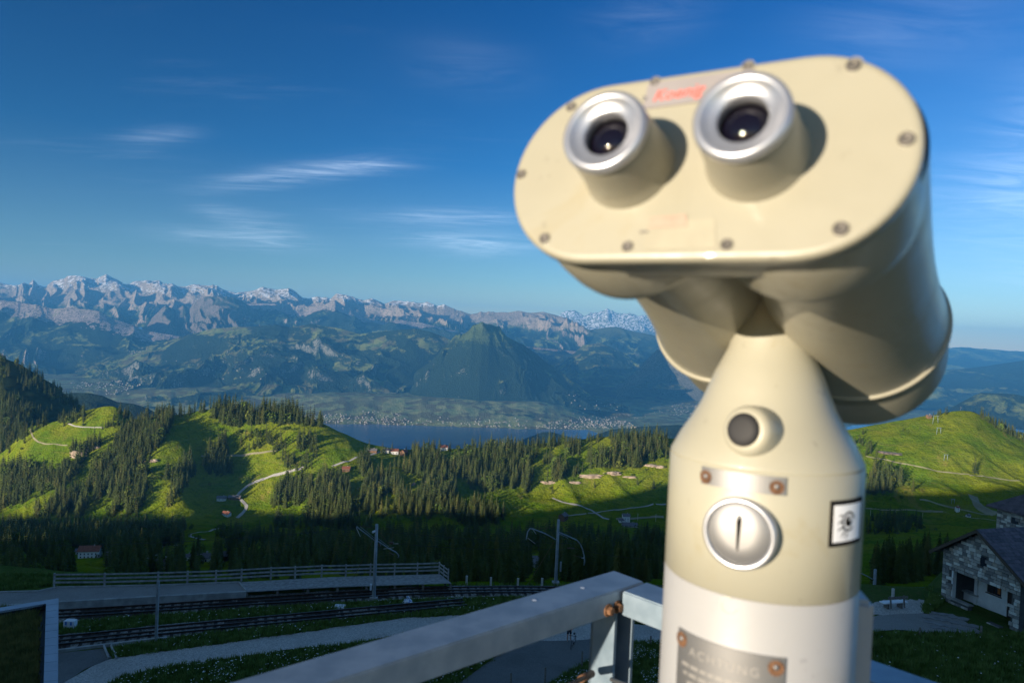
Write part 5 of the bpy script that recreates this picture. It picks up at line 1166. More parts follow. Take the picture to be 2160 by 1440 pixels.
# ------------------------------------------------------------------ villages by the lake (hundreds of houses, a pixel or two each)
M['vwall'] = simple('village_walls', (.50, .45, .40), .9, var=.3, scale=1 / 60, space='pos'); M['vroof'] = simple('village_roofs', (.16, .10, .08), .9, var=.4, scale=1 / 40, space='pos')
def village(polys, seed):
    r_ = np.random.default_rng(seed); b = MB(); cnt = 0
    for poly, n in polys:
        P = np.array(poly, float); lo, hi = P.min(0), P.max(0); k = 0; tr = 0
        while k < n and tr < n * 12:
            tr += 1; x, y = r_.uniform(lo[0], hi[0]), r_.uniform(lo[1], hi[1])
            if not inpoly(np.array([x]), np.array([y]), poly)[0]: continue
            p, nn = hit(x, y, BV_FAR)
            if p is None or p.z < -1348.5 or p.y > 30000: continue
            k += 1; w_, d_, h_ = r_.uniform(8, 15), r_.uniform(7, 11), r_.uniform(5, 9); 
            if k % 5 < 3: continue
            a = r_.choice([0, .4, -.5, 1.3]) + r_.normal(0, .2); Rm = Matrix.Rotation(a, 3, 'Z')
            q = [p + Rm @ Vector((sx * w_ / 2, sy * d_ / 2, z)) for z in (-6, h_) for sx, sy in ((-1, -1), (1, -1), (1, 1), (-1, 1))] + [p + Rm @ Vector((-w_ / 2, 0, h_ + d_ * .35)), p + Rm @ Vector((w_ / 2, 0, h_ + d_ * .35))]
            b.add(q, [(0, 1, 5, 4), (1, 2, 6, 5), (2, 3, 7, 6), (3, 0, 4, 7), (4, 7, 8), (5, 9, 6)], 0); b.add([q[4], q[5], q[9], q[8]], [(0, 1, 2, 3)], 1); b.add([q[7], q[6], q[9], q[8]], [(0, 1, 2, 3)], 1)
    me = b.mesh('village_houses', [M['vwall'], M['vroof']]); o = bpy.data.objects.new('village_houses', me); SC.collection.objects.link(o); prop(o, kind='stuff')
village([([(640, 876), (700, 870), (760, 878), (870, 882), (870, 897), (700, 896), (640, 892)], 420), ([(760, 866), (850, 872), (850, 890), (760, 890)], 120), ([(870, 886), (985, 888), (985, 898), (870, 898)], 50)], 1)
village([([(985, 889), (1060, 888), (1115, 897), (1115, 903), (985, 900)], 110), ([(1130, 895), (1180, 886), (1260, 882), (1330, 890), (1345, 902), (1250, 905), (1130, 903)], 560), ([(1200, 880), (1300, 878), (1340, 896), (1240, 900)], 160)], 2)
village([([(1190, 825), (1420, 840), (1420, 885), (1200, 880)], 170), ([(1415, 850), (1470, 850), (1470, 875), (1415, 878)], 170), ([(900, 880), (1180, 880), (1180, 892), (900, 892)], 50)], 3)
village([([(150, 802), (190, 806), (300, 800), (310, 812), (270, 822), (150, 818)], 230), ([(220, 822), (280, 822), (280, 832), (220, 832)], 50), ([(270, 742), (312, 730), (312, 738), (275, 750)], 40), ([(430, 770), (620, 780), (620, 800), (430, 800)], 40), ([(340, 760), (470, 765), (470, 790), (340, 790)], 16)], 4)
# ------------------------------------------------------------------ coin-operated binoculars
CRM = (.295, .277, .212)
M['cream'] = simple('cream_enamel', CRM, .34, var=.03, scale=9, coat=.25, bumpv=.05, bscale=220, space='obj')
def stained(name, base, stain, rough=.38):
    mt, t, b = newmat(name); v = objc(t)
    n1 = noise(t, v, 14, 6, .7, .5).outputs[0]; n2 = noise(t, v, 60, 4, .6).outputs[0]
    c = mix(t, mth(t, 'MULTIPLY', mrange(t, n1, .56, .76), .45), base, stain); c = mix(t, mth(t, 'MULTIPLY', mrange(t, n2, .64, .72), .45), c, tuple(k * .6 for k in base))
    t.links.new(c, b.inputs['Base Color']); b.inputs['Roughness'].default_value = rough; b.inputs['Coat Weight'].default_value = .15
    t.links.new(mrange(t, n1, .3, .7, rough * .85, rough * 1.3), b.inputs['Roughness']); bump(t, b, noise(t, v, 500, 3).outputs[0], .06, .001); return mt
M['cream'] = stained('cream_enamel', CRM, (.25, .20, .09)); M['cream_col'] = stained('cream_enamel_column', (.335, .32, .252), (.27, .22, .10))
M['white_col'] = stained('white_enamel_post', (.32, .32, .325), (.27, .26, .22), .42)
M['alu'] = simple('brushed_aluminium', (.48, .49, .53), .34, .75, var=.05, scale=30); M['steel'] = simple('stainless_steel', (.24, .24, .245), .48, .75, var=.08, scale=12)
M['rubber'] = simple('black_rubber', (.018, .018, .02), .7, var=.2); M['glass'] = simple('coated_lens', (.004, .003, .008), .05, 0, var=.1, coat=0.0, spec=.45)
M['red'] = simple('red_lettering', (.72, .10, .07), .6, var=.05); M['faded_red'] = simple('faded_red_print', (.34, .245, .19), .6, var=.1, scale=80); M['faded'] = simple('faded_white_print', (.305, .283, .212), .5, var=.06, scale=60)
M['black_print'] = simple('black_print', (.012, .012, .012), .95, spec=.05); M['white_print'] = simple('white_print', (.82, .82, .84), .5, var=.03); M['screw'] = simple('screw_steel', (.13, .12, .11), .55, .5, var=.2, scale=90)
M['grey_print'] = simple('engraved_grey', (.27, .26, .25), .6, .3); M['plate_silver'] = simple('silver_nameplate', (.30, .275, .275), .4, .3, var=.05, scale=30)

AX, AY = .619 * math.sin(math.radians(19.92)), .619 * math.cos(math.radians(19.92)); AXI = Vector((AX, AY, 0)); DECKZ = -1.45
FACE = math.radians(180 + 19.92)                                   # azimuth of the side that looks at the camera
bino = empty('coin_binoculars', (AX, AY, DECKZ), label='cream coin-operated binoculars on a white post, standing out of focus in front', cat='binoculars')
def lathe_part(name, prof, mt, axis=Vector((0, 0, 1)), o=AXI, n=96, parent=bino):
    b = MB(); b.lathe(prof, o, axis, n); return b.build(name, M[mt], parent)
Z1, Z2 = -.0955, -.189
lathe_part('post', [(0, DECKZ), (.0752, DECKZ), (.0752, Z2 - .0012), (.0742, Z2 - .0002)], 'white_col')
lathe_part('base_flange', [(0, DECKZ), (.13, DECKZ), (.13, DECKZ + .012), (.0754, DECKZ + .012)], 'white_col')
lathe_part('coin_housing', [(.0735, Z2 - .004), (.0735, Z2), (.0752, Z2 + .0006), (.0752, Z1 - .0008), (.0745, Z1)], 'cream_col')
neckp = [(.0742, Z1 - .0005), (.0750, Z1 + .0006), (.0745, Z1 + .0030), (.0672, -.0780), (.0592, -.0655), (.0522, -.0528), (.0470, -.0397), (.0425, -.0276), (.0375, -.0174), (.0325, -.0073), (.0295, .0040), (.0280, .012), (.0270, .03), (.0265, .05), (.0265, .075), (0, .075)]
lathe_part('neck', neckp, 'cream_col')

def col_hit(px, py, r=.0752):
    """pixel -> (theta, z) on the column cylinder; theta 0 faces the camera, positive to the right"""
    a, b_ = uz(px, py); A = a * a + 1; B = -2 * (a * AX + AY); C_ = AX * AX + AY * AY - r * r; y = (-B - math.sqrt(max(0, B * B - 4 * A * C_))) / (2 * A)
    p = Vector((a * y, y, b_ * y)); v = p - Vector((AX, AY, p.z)); az = math.atan2(v.x, v.y); th = FACE - az
    th = (th + math.pi) % (2 * math.pi) - math.pi; return th, p.z
def col_pt(th, z, r=.0752):
    az = FACE - th; return Vector((AX + r * math.sin(az), AY + r * math.cos(az), z))
def col_patch(name, th0, th1, z0, z1, mt, lift=.0008, thick=.0008, n=20, parent=bino, skew=0.0, mi=None):
    b = MB(); r0, r1 = .0752 + lift - thick, .0752 + lift; vs = []
    for i in range(n + 1):
        th = th0 + (th1 - th0) * i / n
        for (r, z) in ((r0, z0), (r1, z0), (r1, z1), (r0, z1)): vs.append(col_pt(th, z, r))
    fs = []
    for i in range(n):
        for k in range(4): fs.append((i * 4 + k, i * 4 + (k + 1) % 4, (i + 1) * 4 + (k + 1) % 4, (i + 1) * 4 + k))
    fs += [(0, 1, 2, 3), (n * 4 + 3, n * 4 + 2, n * 4 + 1, n * 4)]
    b.add(vs, fs); return b.build(name, M[mt], parent)
def rivet(th, z, r=.003, mt='steel', parent=bino, rr=.0770, h=.0012):
    p = col_pt(th, z, rr); d = (p - Vector((AX, AY, z))).normalized()
    b = MB(); b.lathe([(r * 2.7, -.0010), (r * 2.7, -.0002)], p, d, 16, mi=1).disc(p - d * .0002 - Vector((0, 0, r * .4)), d, r * 2.7, 16, mi=1).lathe([(r, -.0002), (r * .85, h * .7), (r * .4, h), (0, h)], p, d, 16)
    return b.build('rivet', [M[mt], M['rust']], parent)
# knob with rubber pad on the shoulder
kth, kz_ = col_hit(1594, 925, .066); kb_ = col_pt(kth - .05, -.0690, .058); kd = Vector((math.sin(FACE - kth + .36), math.cos(FACE - kth + .36), .20)).normalized()
b = MB(); b.lathe([(.0205, -.014), (.0200, .002), (.0188, .010), (.0170, .0135), (.0140, .0148), (.0122, .0148)], kb_, kd, 48); kn = b.build('lock_knob', M['cream_col'], bino)
b = MB(); b.lathe([(.0124, .008), (.0124, .0165), (.0112, .0188), (.007, .0198), (0, .0200)], kb_, kd, 40); b.build('knob_pad', M['rubber'], kn)
# small blank plate
ta, za = col_hit(1482, 1003); tb, zb_ = col_hit(1658, 1024)
pl = col_patch('blank_plate', ta, tb, (za + zb_) / 2 - .0062, (za + zb_) / 2 + .0068, 'steel', lift=.0014, thick=.0012)
zm = (za + zb_) / 2
rivet(ta + .055, zm, .0019, parent=pl); rivet(tb - .085, zm, .0019, parent=pl)
# coin slot disc
tc_, zc_ = col_hit(1560, 1124, .077); pc = col_pt(tc_, zc_, .0722); dc_ = (pc - Vector((AX, AY, zc_))).normalized()
b = MB(); b.lathe([(.0262, -.02), (.0262, .0075), (.0256, .0088), (.0240, .0092), (.0228, .0088), (.0222, .0080)], pc, dc_, 72); ds_ = b.build('coin_plate', M['alu'], bino)
b = MB(); b.lathe([(.0224, .0070), (.0216, .0078), (.010, .0084), (0, .0085)], pc, dc_, 72); b.build('coin_plate_face', M['steel'], ds_)
sd_ = Vector((0, 0, 1)); side_ = dc_.cross(sd_).normalized()
MB().add([pc + dc_ * .0089 + side_ * x_ + sd_ * z_ for x_, z_ in ((-.0020, .0125), (.0018, .0125), (.0010, -.010), (-.0002, -.0125))], [(0, 1, 2, 3)]).build('coin_slot', M['black_print'], ds_)
MB().lathe([(.0018, .0084), (.0018, .0092), (0, .0094)], pc + sd_ * .0125, dc_, 16).build('slot_pin', M['steel'], ds_)
# round embossed mark and lower plate with its warning text
tk, zk = col_hit(1537, 1276)
b = MB(); 
for i in range(16):
    a0, a1 = math.radians(75 + i * 17), math.radians(75 + (i + 1) * 17)
    q = [col_pt(tk + (rr_ * math.cos(a)) / .0752, zk + rr_ * math.sin(a), .0755) for rr_, a in ((.0052, a0), (.0066, a0), (.0066, a1), (.0052, a1))]; b.add(q, [(0, 1, 2, 3)])
M['emboss'] = simple('embossed_groove', (.44, .42, .37), .6); b.build('embossed_letter', M['emboss'], bino)
tl_, zl_ = col_hit(1434, 1328); tr_2, zr2 = col_hit(1658, 1384); zt_ = (zl_ + zr2) / 2 + .001
ap = col_patch('warning_plate', tl_, tr_2, zt_ - .105, zt_, 'steel', lift=.0012, thick=.0010, n=30)
for th_ in (tl_ + .06, tr_2 - .09):
    for z_ in (zt_ - .007, zt_ - .098): rivet(th_, z_, .0021, parent=ap)
def text_on(name, body, size, place, mt, parent, shear=0.0, align='CENTER', spacing=1.0):
    cu = bpy.data.curves.new(name, 'FONT'); cu.body = body; cu.size = size; cu.align_x = align; cu.align_y = 'CENTER'; cu.shear = shear; cu.space_character = spacing; cu.resolution_u = 3; cu.extrude = size * .02
    ob = bpy.data.objects.new(name, cu); me = bpy.data.meshes.new_from_object(ob); bpy.data.objects.remove(ob)
    off = wl(parent)
    for v in me.vertices: v.co = place(v.co.x, v.co.y, v.co.z) - off
    me.name = name; me.materials.clear(); me.materials.append(M[mt]); o = bpy.data.objects.new(name, me); SC.collection.objects.link(o); o.parent = parent; o.location = (0, 0, 0); WLOC[o.name] = off; return o
tm_ = (tl_ + tr_2) / 2
text_on('lettering', 'ACHTUNG', .0095, lambda x, y, z: col_pt(tm_ - .03 + x / .0752, zt_ - .0135 + y, .0765 + z), 'grey_print', ap, spacing=1.25)
for k, (w0, w1) in enumerate([(-.036, .030), (-.034, .034), (-.030, .012)]):
    b = MB(); rg = random.Random(k); x = w0
    while x < w1:
        w_ = rg.uniform(.003, .008); q = [col_pt(tm_ + xx / .0752, zt_ - .026 - .0065 * k + zz, .0765) for xx, zz in ((x, 0), (x + w_, 0), (x + w_, .0026), (x, .0026))]; b.add(q, [(0, 1, 2, 3)]); x += w_ + .0016
    b.build('engraved_line', M['grey_print'], ap)
# sticker with an eye drawn on it
ts, zs = col_hit(1749, 1104); 
_, zs1 = col_hit(1749, 1056); _, zs0 = col_hit(1743, 1154); te = ts + .040 / .0752
st = col_patch('sticker', ts, te, zs0, zs1, 'black_print', lift=.0007, thick=.0006, n=24); col_patch('sticker_field', ts + .045, te - .045, zs0 + .0034, zs1 - .0034, 'white_print', lift=.0010, thick=.0006, n=24, parent=st)
ex_, ez = ts + .0185 / .0752, (zs0 + zs1) / 2 + .001
def ring2d(name, x0, z0, r0, r1, a0, a1, mt, lf=.0764, n=20, sq=1.0):
    b = MB()
    for i in range(n):
        p0, p1 = a0 + (a1 - a0) * i / n, a0 + (a1 - a0) * (i + 1) / n
        q = [col_pt(x0 + rr_ * math.cos(a) / .0752, z0 + sq * rr_ * math.sin(a), lf) for rr_, a in ((r0, p0), (r1, p0), (r1, p1), (r0, p1))]; b.add(q, [(0, 1, 2, 3)])
    return b.build(name, M[mt], st)
ring2d('eye_ring', ex_, ez, .0058, .0074, .2, 5.6, 'black_print'); ring2d('eye_pupil', ex_, ez, .0002, .0040, 0, 6.283, 'black_print'); ring2d('eye_glint', ex_ + .02, ez + .0016, .0001, .0012, 0, 6.283, 'white_print', .0766, 10)
b = MB()
for (x0, z0, x1, z1) in ((-.0075, .001, -.0115, -.001), (-.0065, -.0040, -.0115, -.0060), (-.0040, -.0068, -.0075, -.0110), (-.0072, .005, -.0105, .0045), (-.001, -.0085, -.003, -.0125)):
    d = Vector((x1 - x0, z1 - z0)).normalized(); n_ = Vector((-d.y, d.x)) * .0008
    q = [col_pt(ex_ + xx / .0752, ez + zz, .0764) for xx, zz in ((x0 + n_.x, z0 + n_.y), (x1 + n_.x * .4, z1 + n_.y * .4), (x1 - n_.x * .4, z1 - n_.y * .4), (x0 - n_.x, z0 - n_.y))]; b.add(q, [(0, 1, 2, 3)])
b.build('eye_lashes', M['black_print'], st)
# side box on the post
az_ = FACE - math.radians(100); bd_ = Vector((math.sin(az_), math.cos(az_), 0)); bt_ = Vector((0, 0, 1)).cross(bd_)
Mx = Matrix((bd_, bt_, Vector((0, 0, 1)))).transposed()
bk_ = Vector((math.sin(FACE + math.pi), math.cos(FACE + math.pi), 0)); MB().box(AXI + bd_ * .0715 + bk_ * .040 + Vector((0, 0, -.207 - .17)), (.028, .07, .34), Mx).build('side_box', M['white_col'], bino, bevel=.004, seg=3)

# ---- head
HC = Vector((.0888, .3748, .0916)); HAZ, HEL = math.radians(210.61), math.radians(15)
Hn = Vector((math.sin(HAZ) * math.cos(HEL), math.cos(HAZ) * math.cos(HEL), math.sin(HEL))); Ha = Vector((0, 0, 1)).cross(Hn).normalized(); Hv = Hn.cross(Ha)
RP, LP = .0547, .0524
def H(a, v, n): return HC + Ha * a + Hv * v + Hn * n
def plate_hit(px, py):
    d = pxdir(px, py); t_ = HC.dot(Hn) / d.dot(Hn); p = d * t_ - HC; return p.dot(Ha), p.dot(Hv)
def stadium(r, l, n=28):
    q = []
    for i in range(n + 1): a = -math.pi / 2 + math.pi * i / n; q.append((l + r * math.cos(a), r * math.sin(a)))
    for i in range(n + 1): a = math.pi / 2 + math.pi * i / n; q.append((-l + r * math.cos(a), r * math.sin(a)))
    return q
def loft(name, secs, mt, parent, cap0=True, cap1=True, fn=H):
    b = MB(); n = len(secs[0][0]); vs = []
    for (ring, nn) in secs: vs += [fn(a, v, nn) for a, v in ring]
    fs = [(i * n + k, i * n + (k + 1) % n, (i + 1) * n + (k + 1) % n, (i + 1) * n + k) for i in range(len(secs) - 1) for k in range(n)]
    b.add(vs, fs, 0, True)
    if cap0: b.add([fn(a, v, secs[0][1]) for a, v in secs[0][0]], [tuple(range(n))])
    if cap1: b.add([fn(a, v, secs[-1][1]) for a, v in secs[-1][0]], [tuple(range(n))])
    return b.build(name, M[mt], parent)
fp = loft('face_plate', [(stadium(RP - .004, LP), 0), (stadium(RP - .0022, LP), -.0002), (stadium(RP - .0008, LP), -.0010), (stadium(RP - .0001, LP), -.0024), (stadium(RP, LP), -.0040), (stadium(RP, LP), -.0085), (stadium(RP - .003, LP), -.0088)], 'cream', bino)
loft('head_housing', [(stadium(RP - .0032, LP), -.0088), (stadium(RP - .0030, LP), -.020), (stadium(RP - .002, LP - .001), -.030), (stadium(RP - .008, LP - .004), -.046), (stadium(RP - .022, LP - .006), -.052)], 'cream', bino, cap0=False)
# barrels
BAZ, BEL = math.radians(32.0), math.radians(-14.8)
Bd = Vector((math.sin(BAZ) * math.cos(BEL), math.cos(BAZ) * math.cos(BEL), math.sin(BEL)))
BSP = .051
for s in (-1, 1):
    o = H(s * BSP, -.001, -.012); 
    b = MB(); b.lathe([(.0495, .0), (.0530, .012), (.0548, .030), (.0552, .044), (.0545, .052), (.0520, .057), (.047, .0595), (.040, .060)], o, Bd, 96); b.build('prism_housing', M['cream'], bino)
    LC = at(1543, 655, .70) if s < 0 else at(1800, 680, .66); S0 = H(s * (.058 if s > 0 else .050), .014, -.030); Bs = (LC - S0); Lb_ = Bs.length; Bs.normalize()
    if s < 0: Bh_az = 37
    else: Bh_az = 31
    Bh = Vector((math.sin(math.radians(Bh_az)) * math.cos(math.radians(26)), math.cos(math.radians(Bh_az)) * math.cos(math.radians(26)), -math.sin(math.radians(26))))
    b = MB(); b.lathe([(r_, f_ * Lb_) for f_, r_ in (((0, .0505), (.12, .0520), (.30, .0548), (.45, .0575), (.58, .0605), (.70, .0640), (.80, .0675), (.90, .0715), (.97, .0750), (1.0, .0765)) if s > 0 else ((0, .044), (.30, .0485), (.45, .0520), (.58, .0560), (.70, .0605), (.80, .0655), (.90, .0710), (.97, .0750), (1.0, .0765)))], S0, Bs, 96); br = b.build('barrel', M['cream'], bino)
    b = MB(); b.lathe([(.0755, -.003), (.0778, -.0026), (.0786, -.0010), (.0784, .0010), (.0768, .0024)] + [(r_ * (.955 if s < 0 else 1), h_) for r_, h_ in ((.0770, .020), (.0768, .060), (.0760, .0645), (.0745, .066), (.0735, .064), (.0730, .01))], LC, Bh, 96); b.build('hood', M['cream'], br)
    b = MB(); b.lathe([(.0690, .022), (.055, .024), (.03, .0265), (0, .0275)], LC, Bh, 64); b.build('objective_lens', M['glass'], br)
# saddle between neck and barrels
b = MB(); b.lathe([(.0, -.050), (.020, -.050), (.022, -.046), (.022, .046), (.020, .050), (0, .050)], Vector((AX, AY, .085)) , Ha, 48); b.build('tilt_yoke', M['cream'], bino)
# eyepieces
EE = .0375
for s in (-1, 1):
    c = H(s * .034, .001, 0)
    b = MB(); b.lathe([(.0262, -.001), (.0258, .0008), (.0246, .004), (.0238, .010), (.0232, .018), (.0226, .026), (.0220, .0325), (.0214, .034)], c, Hn, 72); ey = b.build('eyepiece', M['cream'], bino)
    b = MB(); b.lathe([(.0205, .0325), (.0222, .0333), (.0226, .0350), (.0222, .0372), (.0210, .0382), (.0196, .0386), (.0183, .0380), (.0170, .0364), (.0150, .0354), (.0134, .0348), (.0122, .0343), (.0117, .0336), (.0117, .028)], c, Hn, 96); b.build('metal_ring', M['alu'], ey)
    b = MB(); b.lathe([(.0118, .0262), (.0100, .0284), (.0080, .0299), (.0060, .0309), (.004, .0315), (.002, .0318), (0, .0319)], c, Hn, 64); b.build('lens', M['glass'], ey)
for (x, y, r_) in [(1205, 226, .0030), (1100, 368, .0030), (1149, 503, .0032), (1324, 520, .0030), (1533, 516, .0030), (1774, 483, .0036), (1913, 294, .0036), (1801, 138, .0036), (1382, 174, .0028), (1578, 140, .0028)]:
    a, v = plate_hit(x, y); 
    b = MB(); b.lathe([(r_ * 1.25, .0001), (r_ * 1.1, .0006), (r_, .0002), (r_, -.0006)], H(a, v, 0), Hn, 20, mi=0)
    b.lathe([(r_, .0001), (r_ * .9, .0012), (r_ * .55, .0016), (r_ * .5, .0006), (0, .0006)], H(a, v, 0), Hn, 20, mi=1); b.build('screw', [M['cream'], M['screw']], bino)
# nameplate with red script, faded sticker
a0, v0 = plate_hit(1357, 232); a1, v1 = plate_hit(1362, 180); a2, v2 = plate_hit(1600, 146)
hh = (v1 - v0); pn = loft('name_plate', [([(a0, v0), (a0 + .058, v0 + .0008), (a0 + .0585, v0 + hh), (a0 + .001, v1 + .0005)], .0002), ([(a0, v0), (a0 + .058, v0 + .0008), (a0 + .0585, v0 + hh), (a0 + .001, v1 + .0005)], .0009)], 'plate_silver', bino)
a3, v3 = plate_hit(1430, 199)
text_on('lettering', 'Koenig', .0098, lambda x, y, z: H(a3 + x, v3 + y + x * .03, .0011 + z), 'red', pn, shear=.35)
b = MB(); b.lathe([(.0013, .0009), (.0010, .0018), (0, .0020)], H(*plate_hit(1361, 210), 0), Hn, 12); b.build('rivet', M['steel'], pn)
def patch(name, pxs, mt, lf, parent=bino):
    q = [plate_hit(*p) for p in pxs]; b = MB(); b.add([H(a, v, lf) for a, v in q] + [H(a, v, lf - .0003) for a, v in q], [(0, 1, 2, 3), (0, 1, 5, 4), (1, 2, 6, 5), (2, 3, 7, 6), (3, 0, 4, 7)]); return b.build(name, M[mt], parent)
fs_ = patch('worn_sticker', [(1360, 528), (1512, 524), (1508, 462), (1364, 468)], 'faded', .0004)
patch('faded_print', [(1368, 482), (1450, 478), (1448, 453), (1372, 460)], 'faded_red', .0007, fs_); patch('worn_mark', [(1350, 492), (1368, 491), (1368, 487), (1350, 488)], 'screw', .0007, fs_)

# ------------------------------------------------------------------ guard rail of the viewing deck
zr_ = -.42; C0 = G(1295, 1202, zr_); RA = (G(700, 1375, zr_) - C0); RA.normalize(); RB = (G(1990, 1440, zr_) - C0); RB.z = 0; RB.normalize(); RA.z = 0; RA.normalize()
inn = G(1308, 1247, zr_); NA = Vector((-RA.y, RA.x, 0)); NA = NA if NA.dot(RB) > 0 else -NA; NB = Vector((-RB.y, RB.x, 0)); NB = NB if NB.dot(RA) > 0 else -NB
wA = .068; th_ = .040; print('RAIL', math.degrees(math.atan2(RA.x, RA.y)), NA.dot(SUN_T), NB.dot(SUN_T))
gr = empty('guard_rail', C0 + Vector((0, 0, DECKZ - zr_)), label='galvanised steel guard rail with bolted corner in front of the view', cat='railing')
def rail_box(name, p0, d, L, n, w_, h_, z, bev=.0022):
    q = [p0, p0 + d * L, p0 + d * L + n * w_, p0 + n * w_]; b = MB(); vs = [Vector((v.x, v.y, z)) for v in q] + [Vector((v.x, v.y, z - h_)) for v in q]
    b.add(vs, [(0, 1, 2, 3), (7, 6, 5, 4), (0, 4, 5, 1), (1, 5, 6, 2), (2, 6, 7, 3), (3, 7, 4, 0)]); return b.build(name, M['galv'], gr, bevel=bev)
rail_box('top_rail', C0, RA, 2.6, NA, wA, th_, zr_)
rail_box('top_rail', C0 + RB * (wA * 1.02 / abs(NA.dot(RB))) , RB, 1.9, NB, wA, th_, zr_ - .001)
pc0 = C0 + (RA * .075 + NA * .014)
def vpost(p, name='upright'):
    zt, zb2 = zr_ - th_ - .0005, DECKZ - .15; hw, tt = .052, .006
    b = MB()
    for q in ([p, p + RA * tt, p + RA * tt + NA * hw, p + NA * hw], [p + RA * tt, p + RA * hw, p + RA * hw + NA * tt, p + RA * tt + NA * tt], [p + RA * hw, p + RA * (hw - tt), p + RA * (hw - tt) + NA * hw, p + RA * hw + NA * hw]):
        vs = [Vector((v.x, v.y, zt)) for v in q] + [Vector((v.x, v.y, zb2)) for v in q]; b.add(vs, [(0, 1, 2, 3), (7, 6, 5, 4), (0, 4, 5, 1), (1, 5, 6, 2), (2, 6, 7, 3), (3, 7, 4, 0)])
    return b.build(name, M['galv'], gr)
vpost(C0 + RA * .012 + NA * .008); vpost(C0 + RA * 1.6 + NA * .008); vpost(C0 + RB * 1.35 + NB * .008)
for (x, y, k) in ((1283, 1286, NA), (1302, 1279, NA)):
    # bolts on the inner face of the long rail
    d = pxdir(x, y); pn_ = C0 + NA * wA; t_ = pn_.dot(NA) / d.dot(NA); p = d * t_
    b = MB(); b.lathe([(0.0, -.03), (.0105, -.03), (.0105, .0012), (.0095, .002)], p, NA, 24).disc(p + NA * .002, NA, .0096, 24)
    b.lathe([(.0072, .001), (.0072, .008), (.0060, .0092), (0, .0094)], p, NA, 6, smooth=False); b.build('bolt', M['rust'], gr)
# lower wires through the post
for (pA, pB) in ((at(1250, 1419, 1.18), at(1140, 1475, .86)), (at(1290, 1432, 1.15), at(1420, 1480, .95))):
    b = MB(); b.tube([pA, pB], .0035, 8); b.build('wire_rope', M['rust'] if pB.x < pA.x else M['steel'], gr)
p = at(1248, 1420, 1.175); MB().tube([p, p + (at(1225, 1432, 1.1) - p)], .0062, 10).build('rope_end', M['rust'], gr)
# bird droppings / white specks on the rail
for (x, y) in ((1229, 1239), (1127, 1265)):
    p = G(x, y, zr_ + .0006); b = MB(); rg = random.Random(x); b.add([p + Vector((rg.uniform(.8, 1.2) * .004 * math.cos(k * .7), rg.uniform(.8, 1.2) * .004 * math.sin(k * .7), 0)) for k in range(9)], [tuple(range(9))]); b.build('white_speck', M['white_print'], gr)
# deck slab and its support
q = [C0 + RA * -.0 - NA * .03, C0 + RA * 2.7 - NA * .03, C0 + RA * 2.7 + RB * 2.2, C0 + RB * 2.0 - NB * .03]
b = MB(); b.add([Vector((v.x, v.y, DECKZ)) for v in q] + [Vector((v.x, v.y, DECKZ - .14)) for v in q], [(0, 1, 2, 3), (7, 6, 5, 4), (0, 4, 5, 1), (1, 5, 6, 2), (2, 6, 7, 3), (3, 7, 4, 0)]); b.build('viewing_deck', M['concrete'], kind='structure')
# ------------------------------------------------------------------ stone refuge at the right
M['mortar'] = simple('grey_mortar', (.11, .105, .10), .95, var=.15, scale=4, bumpv=.3)
STN = []
for i, c in enumerate([(.30, .28, .26), (.42, .39, .35), (.58, .54, .49), (.76, .72, .65), (.22, .21, .20), (.46, .40, .34)]): STN.append(simple('ashlar_stone_%s' % 'abcdef'[i], c, .9, var=.18, scale=9, bumpv=.5, bscale=30))
M['roof_slate'] = simple('slate_roof', (.11, .085, .095), .75, var=.3, scale=2.2, bumpv=.6, bscale=9); M['roof_wood'] = simple('roof_edge_board', (.10, .075, .055), .85, var=.2)
M['plaster'] = simple('white_plaster', (.80, .79, .77), .9, var=.05, scale=3); M['door_wood'] = simple('dark_door_wood', (.05, .028, .018), .7, var=.3, scale=12); M['curtain'] = simple('orange_curtain', (.55, .16, .04), .9)
M['flag'] = simple('flagstone', (.24, .235, .23), .85, var=.2, scale=2, bumpv=.3)
HB = Vector((32.95, 52.9, -18.8)); hs_ = Vector((.292, -.956, 0)).normalized(); ht = Vector((.956, .292, 0)).normalized(); HMx = Matrix((hs_, ht, Vector((0, 0, 1)))).transposed()
def HP(s, t_, z): return HB + hs_ * s + ht * t_ + Vector((0, 0, z))
house = empty('stone_house', HB, label='stone refuge with gabled slate roof and open porch, lower right', cat='house')
def hbox(name, s0, s1, t0, t1, z0, z1, mt, parent=house, bevel=0): 
    return MB().box(HP((s0 + s1) / 2, (t0 + t1) / 2, (z0 + z1) / 2), (s1 - s0, t1 - t0, z1 - z0), HMx).build(name, M[mt] if isinstance(mt, str) else mt, parent, bevel=bevel)
WD, EV, RG, DEP = 5.95, 3.85, 5.95, 11.0
def gable_top(s): return EV + (RG - EV) * (1 - abs(s - WD / 2) / (WD / 2))
# mortar cores
b = MB()
def slab(b, poly, t0, t1):
    n = len(poly); vs = [HP(s, t0, z) for s, z in poly] + [HP(s, t1, z) for s, z in poly]; b.add(vs, [tuple(range(n)), tuple(range(2 * n - 1, n - 1, -1))] + [(i, (i + 1) % n, n + (i + 1) % n, n + i) for i in range(n)])
slab(b, [(0, 2.62), (WD, 2.62), (WD, EV), (WD / 2, RG), (0, EV)], .02, .42); slab(b, [(0, -.6), (.72, -.6), (.72, 2.62), (0, 2.62)], .02, .42); slab(b, [(5.35, -.6), (WD, -.6), (WD, 2.62), (5.35, 2.62)], .02, .42)
b.box(HP(.2, DEP / 2, EV / 2 - .3), (.4, DEP - .9, EV + .5), HMx); b.box(HP(WD - .2, DEP / 2, EV / 2 - .3), (.4, DEP - .9, EV + .5), HMx)
wall_ = b.build('wall', M['mortar'], house)
